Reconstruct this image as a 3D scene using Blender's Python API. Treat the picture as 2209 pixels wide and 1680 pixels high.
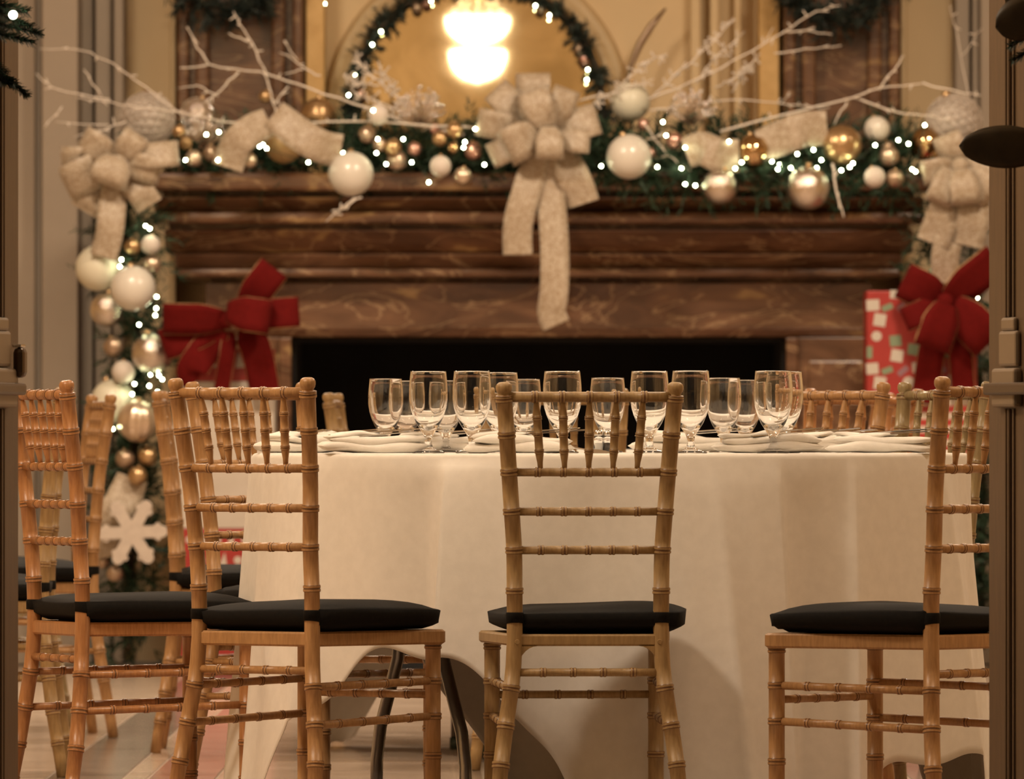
import bpy, bmesh, math, random
from mathutils import Vector, Matrix
R = math.radians
PI = math.pi
random.seed(7)
scene = bpy.context.scene
for o in list(bpy.data.objects):
    bpy.data.objects.remove(o)
COL = scene.collection

# ------------------------------------------------------------------ camera
F = 20000.0            # focal length in pixels of the 2209 x 1680 frame
HZ = 938.0             # pixel row of the horizon
CH = 0.8105            # camera height
cam = bpy.data.cameras.new('camera')
cam.sensor_fit = 'HORIZONTAL'
cam.sensor_width = 36.0
cam.lens = 36.0 * F / 2209.0
cam.clip_end = 200
cam.dof.use_dof = True
cam.dof.focus_distance = 19.15
cam.dof.aperture_fstop = 12.5
camo = bpy.data.objects.new('camera', cam)
COL.objects.link(camo)
camo.location = (0, 0, CH)
camo.rotation_euler = (PI / 2 + math.atan((HZ - 840.0) / F), 0, 0)
scene.camera = camo

# ------------------------------------------------------------------ world, lights, exposure
w = bpy.data.worlds.new('world')
scene.world = w
w.use_nodes = True
w.node_tree.nodes['Background'].inputs[0].default_value = (1.0, 0.78, 0.55, 1)
w.node_tree.nodes['Background'].inputs[1].default_value = 0.05
scene.view_settings.view_transform = 'Standard'
scene.view_settings.look = 'None'
scene.view_settings.gamma = 1.0
scene.view_settings.use_curve_mapping = False
scene.view_settings.exposure = 0.0
WARM = (1.0, 0.79, 0.58)

def area(name, loc, power, size, color=WARM, rot=(0, 0, 0)):
    l = bpy.data.lights.new(name, 'AREA')
    l.shape = 'DISK'
    l.size = size
    l.energy = power
    l.color = color
    o = bpy.data.objects.new(name, l)
    COL.objects.link(o)
    o.location = loc
    o.rotation_euler = rot
    return o

for i, (x, y, p) in enumerate([(-2.2, 17.4, 120), (1.7, 17.9, 36), (-2.4, 22.6, 90), (2.4, 22.6, 90),
                               (-1.6, 28.4, 175), (1.6, 28.4, 175)]):
    area('unseen_ceiling_light', (x, y, 3.95), p, 0.7)  # unseen overhead lamps, added to light the tables, cloth and mantel
area('foyer_fill', (-0.6, 14.0, 3.2), 7, 0.5, rot=(R(-20), 0, 0))  # added fill lamp out of view, brightens the chair backs

# ------------------------------------------------------------------ helpers
def P(px, py, d):
    """world point that the photograph shows at pixel (px, py), d metres away"""
    return Vector(((px - 1104.5) * d / F, d, CH + (HZ - py) * d / F))

def tag(o, label=None, cat=None, group=None, kind=None):
    if label: o['label'] = label
    if cat: o['category'] = cat
    if group: o['group'] = group
    if kind: o['kind'] = kind
    return o

def empty(name, loc=(0, 0, 0), rz=0.0):
    o = bpy.data.objects.new(name, None)
    o.empty_display_size = 0.05
    COL.objects.link(o)
    o.location = loc
    o.rotation_euler = (0, 0, rz)
    return o

def thing(name, label, cat, loc=(0, 0, 0), rz=0.0, group=None):
    return tag(empty(name, loc, rz), label, cat, group)

def link(name, me, parent=None, smooth=None):
    o = bpy.data.objects.new(name, me)
    COL.objects.link(o)
    if parent: o.parent = parent
    return o

def mesh(name, verts, faces, mat, smooth=True):
    me = bpy.data.meshes.new(name)
    me.from_pydata([tuple(v) for v in verts], [], faces)
    me.update()
    if smooth:
        for p in me.polygons: p.use_smooth = True
    if mat: me.materials.append(mat)
    return me

class MB:
    """collects primitive shapes into one mesh"""
    def __init__(s):
        s.v = []; s.f = []
    def add(s, verts, faces):
        n = len(s.v)
        s.v += [tuple(v) for v in verts]
        s.f += [tuple(i + n for i in f) for f in faces]
        return s
    def box(s, x0, x1, y0, y1, z0, z1, M=None):
        vs = [Vector(p) for p in ((x0,y0,z0),(x1,y0,z0),(x1,y1,z0),(x0,y1,z0),(x0,y0,z1),(x1,y0,z1),(x1,y1,z1),(x0,y1,z1))]
        if M: vs = [M @ v for v in vs]
        return s.add(vs, [(0,3,2,1),(4,5,6,7),(0,1,5,4),(1,2,6,5),(2,3,7,6),(3,0,4,7)])
    def prism(s, poly, x0, x1):
        """polygon in (y, z) pushed along x"""
        n = len(poly)
        vs = [(x0, p[0], p[1]) for p in poly] + [(x1, p[0], p[1]) for p in poly]
        fs = [tuple(range(n)), tuple(range(2*n-1, n-1, -1))]
        fs += [(i, i+n, (i+1) % n + n, (i+1) % n) for i in range(n)]
        return s.add(vs, fs)
    def tube(s, pts, rads, n=10, cap=True):
        pts = [Vector(p) for p in pts]
        m = len(pts)
        t = (pts[-1] - pts[0])
        if t.length < 1e-9: t = Vector((0,0,1))
        t.normalize()
        ref = Vector((0,1,0)) if abs(t.y) < 0.8 else Vector((1,0,0))
        vs = []
        for i in range(m):
            a = pts[max(0, i-1)]; b = pts[min(m-1, i+1)]
            d = b - a
            if d.length < 1e-9: d = t.copy()
            d.normalize()
            u = d.cross(ref)
            if u.length < 1e-6: u = d.cross(Vector((0.3,0.5,0.8)))
            u.normalize()
            v = d.cross(u)
            r = rads[i] if hasattr(rads, '__len__') else rads
            for k in range(n):
                q = 2*PI*k/n
                vs.append(pts[i] + u*(r*math.cos(q)) + v*(r*math.sin(q)))
        fs = []
        for i in range(m-1):
            for k in range(n):
                fs.append((i*n+k, i*n+(k+1) % n, (i+1)*n+(k+1) % n, (i+1)*n+k))
        if cap:
            fs.append(tuple(range(n-1, -1, -1)))
            fs.append(tuple(range((m-1)*n, m*n)))
        return s.add(vs, fs)
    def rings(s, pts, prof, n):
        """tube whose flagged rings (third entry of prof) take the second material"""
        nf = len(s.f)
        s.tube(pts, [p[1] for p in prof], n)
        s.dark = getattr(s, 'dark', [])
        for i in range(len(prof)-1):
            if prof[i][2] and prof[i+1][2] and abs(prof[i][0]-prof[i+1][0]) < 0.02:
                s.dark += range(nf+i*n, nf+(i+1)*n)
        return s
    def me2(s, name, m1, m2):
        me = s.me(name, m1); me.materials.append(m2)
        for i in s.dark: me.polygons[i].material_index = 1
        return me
    def sphere(s, c, r, nu=10, nv=6):
        c = Vector(c)
        vs = [c + Vector((0,0,r))]
        for j in range(1, nv):
            a = PI*j/nv
            for i in range(nu):
                b = 2*PI*i/nu
                vs.append(c + Vector((r*math.sin(a)*math.cos(b), r*math.sin(a)*math.sin(b), r*math.cos(a))))
        vs.append(c - Vector((0,0,r)))
        fs = [(0, 1+i, 1+(i+1) % nu) for i in range(nu)]
        for j in range(nv-2):
            for i in range(nu):
                fs.append((1+j*nu+i, 1+(j+1)*nu+i, 1+(j+1)*nu+(i+1) % nu, 1+j*nu+(i+1) % nu))
        e = len(vs)-1
        fs += [(e, 1+(nv-2)*nu+(i+1) % nu, 1+(nv-2)*nu+i) for i in range(nu)]
        return s.add(vs, fs)
    def lathe(s, prof, n=24, c=(0,0,0)):
        """profile of (r, z), closed at the axis where r is 0"""
        c = Vector(c)
        m = len(prof)
        vs = []
        for r, z in prof:
            for k in range(n):
                a = 2*PI*k/n
                vs.append(c + Vector((r*math.cos(a), r*math.sin(a), z)))
        fs = []
        for i in range(m-1):
            for k in range(n):
                fs.append((i*n+k, i*n+(k+1) % n, (i+1)*n+(k+1) % n, (i+1)*n+k))
        return s.add(vs, fs)
    def me(s, name, mat, smooth=True):
        return mesh(name, s.v, s.f, mat, smooth)
    def build(s, name, mat, parent=None, smooth=True, bevel=0.0, loc=None):
        o = link(name, s.me(name, mat, smooth), parent)
        if bevel:
            b = o.modifiers.new('bevel', 'BEVEL')
            b.width = bevel; b.segments = 2; b.limit_method = 'ANGLE'
        if loc is not None: o.location = loc
        return o

def auto_smooth(o, ang=40):
    me = o.data
    import numpy as np
    bm = bmesh.new(); bm.from_mesh(me)
    for e in bm.edges:
        e.smooth = not (len(e.link_faces) == 2 and e.calc_face_angle(0) > R(ang))
    bm.to_mesh(me); bm.free()
    return o

# ------------------------------------------------------------------ materials
MATS = {}
def principled(name, color, rough=0.5, metal=0.0, **kw):
    m = bpy.data.materials.new(name)
    m.use_nodes = True
    b = m.node_tree.nodes['Principled BSDF']
    b.inputs['Base Color'].default_value = (*color, 1)
    b.inputs['Roughness'].default_value = rough
    b.inputs['Metallic'].default_value = metal
    for k, v in kw.items():
        b.inputs[k.replace('_', ' ')].default_value = v
    MATS[name] = m
    return m, m.node_tree, b

def noisy(name, c1, c2, scale=8.0, rough=0.5, metal=0.0, stretch=(1,1,1), detail=4.0, lo=0.35, hi=0.65,
          bump=0.0, bump_scale=None, distort=0.0, c3=None, **kw):
    m, nt, b = principled(name, c1, rough, metal, **kw)
    N = nt.nodes; L = nt.links
    tc = N.new('ShaderNodeTexCoord'); mp = N.new('ShaderNodeMapping')
    mp.inputs['Scale'].default_value = stretch
    no = N.new('ShaderNodeTexNoise')
    no.inputs['Scale'].default_value = scale
    no.inputs['Detail'].default_value = detail
    no.inputs['Distortion'].default_value = distort
    cr = N.new('ShaderNodeValToRGB')
    cr.color_ramp.elements[0].position = lo; cr.color_ramp.elements[0].color = (*c1, 1)
    cr.color_ramp.elements[1].position = hi; cr.color_ramp.elements[1].color = (*c2, 1)
    if c3:
        e = cr.color_ramp.elements.new(min(0.99, hi + 0.13)); e.color = (*c3, 1)
    L.new(tc.outputs['Object'], mp.inputs['Vector'])
    L.new(mp.outputs['Vector'], no.inputs['Vector'])
    L.new(no.outputs['Fac'], cr.inputs['Fac'])
    L.new(cr.outputs['Color'], b.inputs['Base Color'])
    if bump:
        bp = N.new('ShaderNodeBump'); bp.inputs['Strength'].default_value = bump
        bp.inputs['Distance'].default_value = 0.003
        if bump_scale:
            n2 = N.new('ShaderNodeTexNoise'); n2.inputs['Scale'].default_value = bump_scale
            L.new(tc.outputs['Object'], n2.inputs['Vector'])
            L.new(n2.outputs['Fac'], bp.inputs['Height'])
        else:
            L.new(no.outputs['Fac'], bp.inputs['Height'])
        L.new(bp.outputs['Normal'], b.inputs['Normal'])
    return m

# chair woods: olive gold, orange brown, honey, grey green
noisy('wood_olive', (0.285,0.180,0.074), (0.375,0.245,0.108), 30, 0.48, stretch=(6,6,0.8), bump=0.15)
noisy('wood_orange', (0.320,0.142,0.053), (0.420,0.200,0.078), 30, 0.36, stretch=(6,6,0.8), bump=0.15)
noisy('wood_honey', (0.340,0.180,0.071), (0.440,0.245,0.102), 30, 0.42, stretch=(6,6,0.8), bump=0.15)
noisy('wood_green', (0.23,0.165,0.080), (0.30,0.225,0.113), 30, 0.32, stretch=(6,6,0.8), bump=0.15)
noisy('cushion_black', (0.0045,0.004,0.0036), (0.007,0.006,0.005), 120, 0.8, bump=0.1, Specular_IOR_Level=0.15)
noisy('linen', (0.78,0.75,0.70), (0.82,0.79,0.74), 40, 0.85, bump=0.08, bump_scale=900)
noisy('napkin', (0.82,0.79,0.74), (0.86,0.83,0.78), 60, 0.85, bump=0.15, bump_scale=500)
m, nt, b = principled('glass', (1,1,1), 0.0, 0.0, Transmission_Weight=1.0, IOR=1.48)
principled('steel', (0.62,0.60,0.57), 0.18, 1.0)
principled('tube_steel', (0.36,0.36,0.36), 0.32, 1.0)
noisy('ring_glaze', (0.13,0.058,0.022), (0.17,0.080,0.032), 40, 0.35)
principled('pepper', (0.03,0.025,0.02), 0.9)
principled('salt', (0.85,0.85,0.83), 0.9)
noisy('plywood', (0.35,0.23,0.13), (0.42,0.29,0.17), 12, 0.6, stretch=(1,8,1))
# fireplace marble: brown with golden veins
def marble(name, base, mid, vein, gold):
    m, nt, b = principled(name, base, 0.22)
    N = nt.nodes; L = nt.links
    tc = N.new('ShaderNodeTexCoord'); mp = N.new('ShaderNodeMapping')
    mp.inputs['Scale'].default_value = (0.8, 1.0, 2.2)
    n1 = N.new('ShaderNodeTexNoise'); n1.inputs['Scale'].default_value = 4.0; n1.inputs['Detail'].default_value = 7
    n1.inputs['Distortion'].default_value = 1.3
    r1 = N.new('ShaderNodeValToRGB')
    r1.color_ramp.elements[0].position = 0.32; r1.color_ramp.elements[0].color = (*base, 1)
    r1.color_ramp.elements[1].position = 0.62; r1.color_ramp.elements[1].color = (*mid, 1)
    e = r1.color_ramp.elements.new(0.72); e.color = (*gold, 1)
    n2 = N.new('ShaderNodeTexNoise'); n2.inputs['Scale'].default_value = 2.3; n2.inputs['Detail'].default_value = 5
    n2.inputs['Distortion'].default_value = 2.2
    r2 = N.new('ShaderNodeValToRGB')
    r2.color_ramp.elements[0].position = 0.485; r2.color_ramp.elements[0].color = (0,0,0,1)
    r2.color_ramp.elements[1].position = 0.50; r2.color_ramp.elements[1].color = (1,1,1,1)
    e = r2.color_ramp.elements.new(0.515); e.color = (0,0,0,1)
    mx = N.new('ShaderNodeMixRGB'); mx.inputs['Color2'].default_value = (*vein, 1)
    mu = N.new('ShaderNodeMath'); mu.operation = 'MULTIPLY'; mu.inputs[1].default_value = 0.55
    L.new(tc.outputs['Object'], mp.inputs['Vector'])
    L.new(mp.outputs['Vector'], n1.inputs['Vector']); L.new(mp.outputs['Vector'], n2.inputs['Vector'])
    L.new(n1.outputs['Fac'], r1.inputs['Fac']); L.new(n2.outputs['Fac'], r2.inputs['Fac'])
    L.new(r2.outputs['Color'], mu.inputs[0]); L.new(mu.outputs[0], mx.inputs['Fac'])
    L.new(r1.outputs['Color'], mx.inputs['Color1']); L.new(mx.outputs['Color'], b.inputs['Base Color'])
    return m
marble('marble_brown', (0.075,0.034,0.018), (0.175,0.088,0.047), (0.45,0.30,0.17), (0.42,0.27,0.12))
noisy('firebox_black', (0.006,0.005,0.005), (0.010,0.009,0.008), 6, 0.95)  # near-black all over the firebox interior
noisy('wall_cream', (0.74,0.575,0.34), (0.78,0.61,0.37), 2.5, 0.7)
noisy('wall_white_dimmed', (0.32,0.265,0.205), (0.36,0.30,0.235), 2.5, 0.65)  # white casing, its colour darkened to stand for the weaker light there
noisy('gilt', (0.55,0.35,0.13), (0.66,0.44,0.18), 14, 0.45, 0.25)
noisy('pale_gilt', (0.60,0.46,0.26), (0.66,0.51,0.30), 14, 0.5)
noisy('ceiling_white', (0.72,0.66,0.57), (0.75,0.69,0.60), 2, 0.8)
noisy('tile_pale', (0.47,0.36,0.27), (0.60,0.48,0.38), 3.5, 0.16, distort=0.8)
noisy('tile_dark', (0.13,0.105,0.085), (0.20,0.165,0.135), 4.0, 0.18, distort=0.8)
noisy('tile_pink_reflection', (0.34,0.15,0.11), (0.46,0.24,0.19), 4.0, 0.18, distort=0.8)  # pinkish reflections of red, put into the tile colour
noisy('grout', (0.38,0.30,0.23), (0.43,0.34,0.26), 20, 0.7)
noisy('door_brown', (0.115,0.066,0.030), (0.140,0.082,0.038), 9, 0.5, stretch=(8,8,1))
principled('brass_beige', (0.30,0.22,0.14), 0.45, 0.2)
principled('bronze_dark', (0.10,0.06,0.03), 0.35, 0.5)
# decorations
noisy('pine_needles', (0.010,0.030,0.016), (0.026,0.066,0.032), 30, 0.6)
noisy('pine_stem', (0.035,0.025,0.015), (0.05,0.035,0.02), 30, 0.8)
noisy('wreath_needles', (0.014,0.024,0.020), (0.030,0.045,0.038), 30, 0.6)
noisy('leaf_brown', (0.045,0.028,0.010), (0.065,0.042,0.016), 25, 0.55, bump=0.2)
noisy('ribbon_champagne', (0.42,0.35,0.265), (0.25,0.175,0.10), 42, 0.5, distort=2.5, lo=0.46, hi=0.55, c3=(0.47,0.40,0.32), Sheen_Weight=0.2)
noisy('ribbon_back', (0.34,0.25,0.13), (0.38,0.28,0.15), 30, 0.55)
noisy('velvet_red', (0.085,0.0022,0.0018), (0.10,0.003,0.0024), 60, 0.9, Specular_IOR_Level=0.15)
principled('gold_cord', (0.45,0.30,0.14), 0.4, 0.5)
noisy('branch_frost', (0.64,0.56,0.48), (0.74,0.67,0.59), 80, 0.7, bump=0.4)
principled('pearl_white', (0.60,0.56,0.49), 0.30, 0.0, Coat_Weight=0.3)
principled('matte_white', (0.58,0.52,0.46), 0.6)
principled('cream_satin', (0.62,0.59,0.47), 0.4)
principled('gold_satin', (0.47,0.315,0.165), 0.30, 0.85)
principled('gold_shiny', (0.52,0.36,0.19), 0.08, 1.0)
noisy('gold_matte', (0.36,0.235,0.11), (0.42,0.28,0.135), 60, 0.55, 0.5)
principled('champagne', (0.62,0.50,0.38), 0.30, 0.8)
principled('champagne_dark', (0.38,0.28,0.20), 0.35, 0.75)
principled('rose_metal', (0.60,0.36,0.30), 0.22, 0.85)
noisy('mercury_silver', (0.72,0.66,0.58), (0.45,0.38,0.32), 22, 0.10, 0.95, bump=0.5, lo=0.4, hi=0.7)
principled('crystal_bead', (0.86,0.84,0.80), 0.08, 0.9)
noisy('felt_white', (0.46,0.39,0.33), (0.51,0.44,0.37), 60, 0.9)
principled('wire_dark', (0.02,0.03,0.015), 0.6)
def emit(name, color, strength):
    m = bpy.data.materials.new(name); m.use_nodes = True
    nt = m.node_tree; nt.nodes.remove(nt.nodes['Principled BSDF'])
    e = nt.nodes.new('ShaderNodeEmission'); e.inputs[0].default_value = (*color, 1); e.inputs[1].default_value = strength
    nt.links.new(e.outputs[0], nt.nodes['Material Output'].inputs[0])
    MATS[name] = m
    return m
emit('fairy_light', (0.92, 1.0, 0.62), 46)
emit('fairy_light_warm', (1.0, 0.86, 0.62), 30)
emit('chandelier_glow', (1.0, 0.82, 0.58), 50)
noisy('mirror_antique', (0.60,0.50,0.34), (0.44,0.36,0.23), 5, 0.02, 1.0, distort=1.0)
noisy('paper_red', (0.27,0.016,0.012), (0.31,0.022,0.016), 10, 0.5)
noisy('paper_white', (0.44,0.39,0.33), (0.48,0.43,0.37), 10, 0.6)
noisy('paper_green', (0.14,0.19,0.11), (0.20,0.25,0.16), 10, 0.6)
noisy('paper_slate', (0.20,0.10,0.12), (0.24,0.13,0.15), 10, 0.6)
m, nt, b = principled('paper_stripe', (0.8,0.7,0.6), 0.5)
N = nt.nodes; L = nt.links
tc = N.new('ShaderNodeTexCoord'); sx = N.new('ShaderNodeSeparateXYZ')
mu = N.new('ShaderNodeMath'); mu.operation = 'MULTIPLY'; mu.inputs[1].default_value = 22.0
fr = N.new('ShaderNodeMath'); fr.operation = 'FRACT'
gt = N.new('ShaderNodeMath'); gt.operation = 'GREATER_THAN'; gt.inputs[1].default_value = 0.5
mx = N.new('ShaderNodeMixRGB'); mx.inputs[1].default_value = (0.52,0.45,0.38,1); mx.inputs[2].default_value = (0.34,0.025,0.018,1)
L.new(tc.outputs['Object'], sx.inputs[0]); L.new(sx.outputs['Z'], mu.inputs[0]); L.new(mu.outputs[0], fr.inputs[0])
L.new(fr.outputs[0], gt.inputs[0]); L.new(gt.outputs[0], mx.inputs[0]); L.new(mx.outputs[0], b.inputs['Base Color'])
M = MATS

# ------------------------------------------------------------------ the room
def struct(o):
    o['kind'] = 'structure'
    return o
YB = 33.2   # plane of the fireplace wall
YF = 16.45  # plane of the door wall
floor = struct(MB().box(-6, 6, -1.0, YB, -0.06, -0.004).build('floor', M['grout'], smooth=False))
cols = [(-2.4,-1.75,'tile_pale'),(-1.75,-1.10,'tile_pale'),(-1.10,-0.92,'tile_dark'),(-0.92,-0.86,'tile_pale'),(-0.86,-0.70,'tile_pink_reflection'),
        (-0.70,-0.10,'tile_pale'),(-0.10,0.08,'tile_dark'),(0.08,0.72,'tile_pale'),(0.72,0.88,'tile_pink_reflection'),
        (0.88,0.94,'tile_pale'),(0.94,1.12,'tile_dark'),(1.12,1.75,'tile_pale'),(1.75,2.4,'tile_pale')]
tile_me = {}
y = 17.6
while y < 31.6:
    for x0, x1, mt in cols:
        wd = x1 - x0 - 0.008
        key = (round(wd, 3), mt)
        if key not in tile_me:
            mb = MB().box(-wd/2, wd/2, -0.446, 0.446, -0.004, 0.0)
            tile_me[key] = mb.me('tile', M[mt], False)
        t = link('tile', tile_me[key], floor)
        t.location = ((x0+x1)/2, y + 0.45, random.uniform(-0.0002, 0.0002))
    y += 0.9
struct(MB().box(-6, 6, YF, YB, 4.2, 4.3).build('ceiling', M['ceiling_white'], smooth=False))
struct(MB().box(-6.1, -6, YF, YB, 0, 4.2).build('wall_left', M['wall_cream'], smooth=False))
struct(MB().box(6, 6.1, YF, YB, 0, 4.2).build('wall_right', M['wall_cream'], smooth=False))
wf = MB().box(-6, -1.20, YF-0.15, YF, 0, 4.2).box(1.17, 6, YF-0.15, YF, 0, 4.2).box(-1.20, 1.17, YF-0.15, YF, 2.47, 4.2)
struct(wf.build('wall_front', M['wall_cream'], smooth=False))
wb = struct(MB().box(-6, 6, YB, YB+0.1, 0, 4.2).build('wall_back', M['wall_cream'], smooth=False))
def X(px, d): return (px - 1104.5) * d / F
def Z(py, d): return CH + (HZ - py) * d / F
# vertical casings and panels of the back wall, each a board of its own
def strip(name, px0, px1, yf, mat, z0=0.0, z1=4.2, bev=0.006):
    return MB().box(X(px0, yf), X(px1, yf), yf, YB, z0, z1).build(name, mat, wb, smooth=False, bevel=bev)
strip('casing', -120, 76, 32.75, M['wall_white_dimmed'])
strip('casing', 90, 168, 32.65, M['wall_white_dimmed'])
strip('casing_bead', 76, 90, 32.80, M['wall_white_dimmed'], bev=0.01)
strip('casing', 168, 200, 32.95, M['wall_white_dimmed'])
strip('casing', 205, 240, 32.90, M['wall_white_dimmed'])
strip('casing_bead', 244, 266, 32.86, M['wall_white_dimmed'], bev=0.01)
strip('gilt_moulding', 366, 379, 32.98, M['pale_gilt'], bev=0.008)
strip('gilt_board', 659, 700, 32.93, M['gilt'], 1.5)
strip('gilt_board', 1637, 1682, 32.93, M['gilt'], 1.5)
strip('panel_moulding', 1490, 1512, 33.08, M['wall_cream'], 1.5, bev=0.01)
strip('panel_moulding', 1532, 1552, 33.08, M['wall_cream'], 1.5, bev=0.01)
strip('panel_moulding', 1584, 1600, 33.10, M['wall_cream'], 1.5, bev=0.01)
strip('gilt_moulding', 1943, 1957, 32.98, M['pale_gilt'], bev=0.008)
strip('casing', 2062, 2092, 32.90, M['wall_white_dimmed'])
strip('casing_bead', 2098, 2112, 32.88, M['wall_white_dimmed'], bev=0.01)
strip('casing', 2116, 2330, 32.75, M['wall_white_dimmed'])
# marble pilasters over the mantel
for a0, a1, side in ((382, 655, 'left'), (1690, 1941, 'right')):
    t = empty('marble_pilaster', (0, 0, 0))
    t.parent = wb
    MB().box(X(a0, 32.9), X(a1, 32.9), 32.95, YB, 1.5, 4.2).build('slab', M['marble_brown'], t, False)
    for q0, q1 in ((a0, a0+26), (a0+40, a0+70), (a1-70, a1-40), (a1-24, a1)):
        MB().box(X(q0, 32.9), X(q1, 32.9), 32.88, 32.96, 1.5, 4.2).build('fillet', M['marble_brown'], t, False, bevel=0.012)

# ------------------------------------------------------------------ fireplace
fp = thing('fireplace', 'brown veined marble fireplace with stepped mantelshelf and black hearth opening', 'fireplace', (X(1162, 32), 32.0, 0))
def fz(py, d=31.9): return Z(py, d)
def fpx(x0, x1, yf, p0, p1, name, yslope=None, bev=0.006):
    """a moulding course: half widths in metres, front plane yf, pixel rows p0 (upper) to p1"""
    z1, z0 = fz(p0, yf), fz(p1, yf)
    yl = yslope if yslope is not None else yf
    poly = [(yf-32, z1), (yl-32, z0), (33.19-32, z0), (33.19-32, z1)]
    o = MB().prism(poly, x0, x1).build(name, M['marble_brown'], fp, False, bevel=bev)
    return o
fpx(-1.345, 1.345, 31.66, 372, 411, 'shelf', bev=0.014)
fpx(-1.29, 1.29, 31.80, 411, 424, 'moulding')
fpx(-1.32, 1.32, 31.72, 424, 457, 'moulding', 31.78, 0.012)
fpx(-1.325, 1.325, 31.70, 457, 482, 'moulding', None, 0.016)
fpx(-1.27, 1.27, 31.80, 482, 494, 'moulding')
fpx(-1.285, 1.285, 31.76, 494, 546, 'moulding', 31.86, 0.012)
fpx(-1.25, 1.25, 31.84, 546, 579, 'moulding', 31.88, 0.01)
fpx(-1.245, 1.245, 31.83, 579, 597, 'moulding', None, 0.012)
fpx(-1.13, 1.13, 31.98, 597, 609, 'moulding')
fpx(-1.15, 1.15, 31.95, 609, 712, 'frieze', None, 0.004)
fpx(-1.15, 1.15, 31.92, 706, 727, 'lintel_bead', 31.95, 0.008)
ztop = fz(727, 31.92)
for s in (-1, 1):
    a, b = sorted((s*0.852, s*1.15))
    MB().box(a, b, -0.05, 1.19, 0, ztop).build('jamb', M['marble_brown'], fp, False, bevel=0.004)
    a, b = sorted((s*0.852, s*0.895))
    MB().box(a, b, -0.075, 0.0, 0, ztop).build('jamb_bead', M['marble_brown'], fp, False, bevel=0.008)
    a, b = sorted((s*0.93, s*1.12))
    MB().box(a, b, -0.07, 0.0, 0.12, ztop-0.08).build('jamb_panel', M['marble_brown'], fp, False, bevel=0.008)
fb = MB().box(-0.852, 0.852, 1.12, 1.19, 0, ztop).box(-0.852, 0.852, 0.0, 1.19, 0.0, 0.012)
fb.box(-0.852, -0.84, 0.02, 1.15, 0.012, ztop).box(0.84, 0.852, 0.02, 1.15, 0.012, ztop).box(-0.84, 0.84, 0.02, 1.15, ztop-0.012, ztop-0.001)
fb.build('firebox', M['firebox_black'], fp, False)

# round overmantel mirror with its moulded ring
MC = P(1030, 232, 33.1)
mr = thing('round_mirror', 'round antiqued mirror in cream moulded ring above the mantel', 'mirror', (MC.x, 33.2, MC.z))
def ring(prof, n=72):
    """lathe about the y axis: profile (r, y)"""
    mb = MB(); mb.lathe([(r, y) for r, y in prof], n)
    mb.v = [(v[0], v[2], v[1]) for v in mb.v]
    return mb
rm = 283 * 33.1 / F
ring([(0.0001, -0.035), (rm, -0.035), (rm, -0.002), (0.0001, -0.002)]).build('mirror_glass', M['mirror_antique'], mr, False)
ring([(rm-0.003, -0.001), (rm-0.003, -0.055), (rm+0.010, -0.075), (rm+0.028, -0.07), (rm+0.04, -0.05), (rm+0.055, -0.055), (rm+0.068, -0.045), (rm+0.075, -0.02), (rm+0.078, -0.001)]).build('ring_moulding', M['pale_gilt'], mr)

# ------------------------------------------------------------------ chandelier (its image hangs in the mirror)
ch = thing('chandelier', 'two tier glowing crystal basket chandelier hanging above the front table, seen in the mirror', 'chandelier', (-0.172, 19.7, 0))
zb = 2.60
MB().tube([(0,0,4.2),(0,0,4.16),(0,0,4.14)], [0.09,0.085,0.02], 16).build('ceiling_rose', M['gold_satin'], ch)
MB().tube([(0,0,4.15),(0,0,2.98)], 0.008, 8).build('rod', M['gold_satin'], ch)
def bowl(r, h, z):
    pr = [(0.002, z)]
    for i in range(1, 9):
        a = i/8*PI/2
        pr.append((r*math.sin(a)**0.8, z + h*(1-math.cos(a))))
    pr += [(r*0.96, z+h+0.015), (0.002, z+h+0.02)]
    return MB().lathe(pr, 24)
bowl(0.135, 0.13, zb).build('crystal_basket', M['chandelier_glow'], ch)
bowl(0.155, 0.12, zb+0.185).build('crystal_basket', M['chandelier_glow'], ch)
for rr, zz in ((0.14, zb+0.145), (0.16, zb+0.315)):
    mb = MB().lathe([(rr-0.006, zz-0.008),(rr+0.006, zz-0.008),(rr+0.006, zz+0.008),(rr-0.006, zz+0.008),(rr-0.006, zz-0.008)], 28)
    mb.build('band', M['gold_satin'], ch)
mb = MB()
for k in range(12):
    a = 2*PI*k/12
    for j in range(5):
        q = j/4
        mb.sphere((0.158*math.cos(a)*(1-0.8*q), 0.158*math.sin(a)*(1-0.8*q), zb+0.325+0.16*q**1.5), 0.008, 6, 4)
mb.build('bead_strand', M['crystal_bead'], ch)
MB().sphere((0,0,zb-0.02), 0.018, 10, 8).build('drop', M['crystal_bead'], ch)

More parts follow.
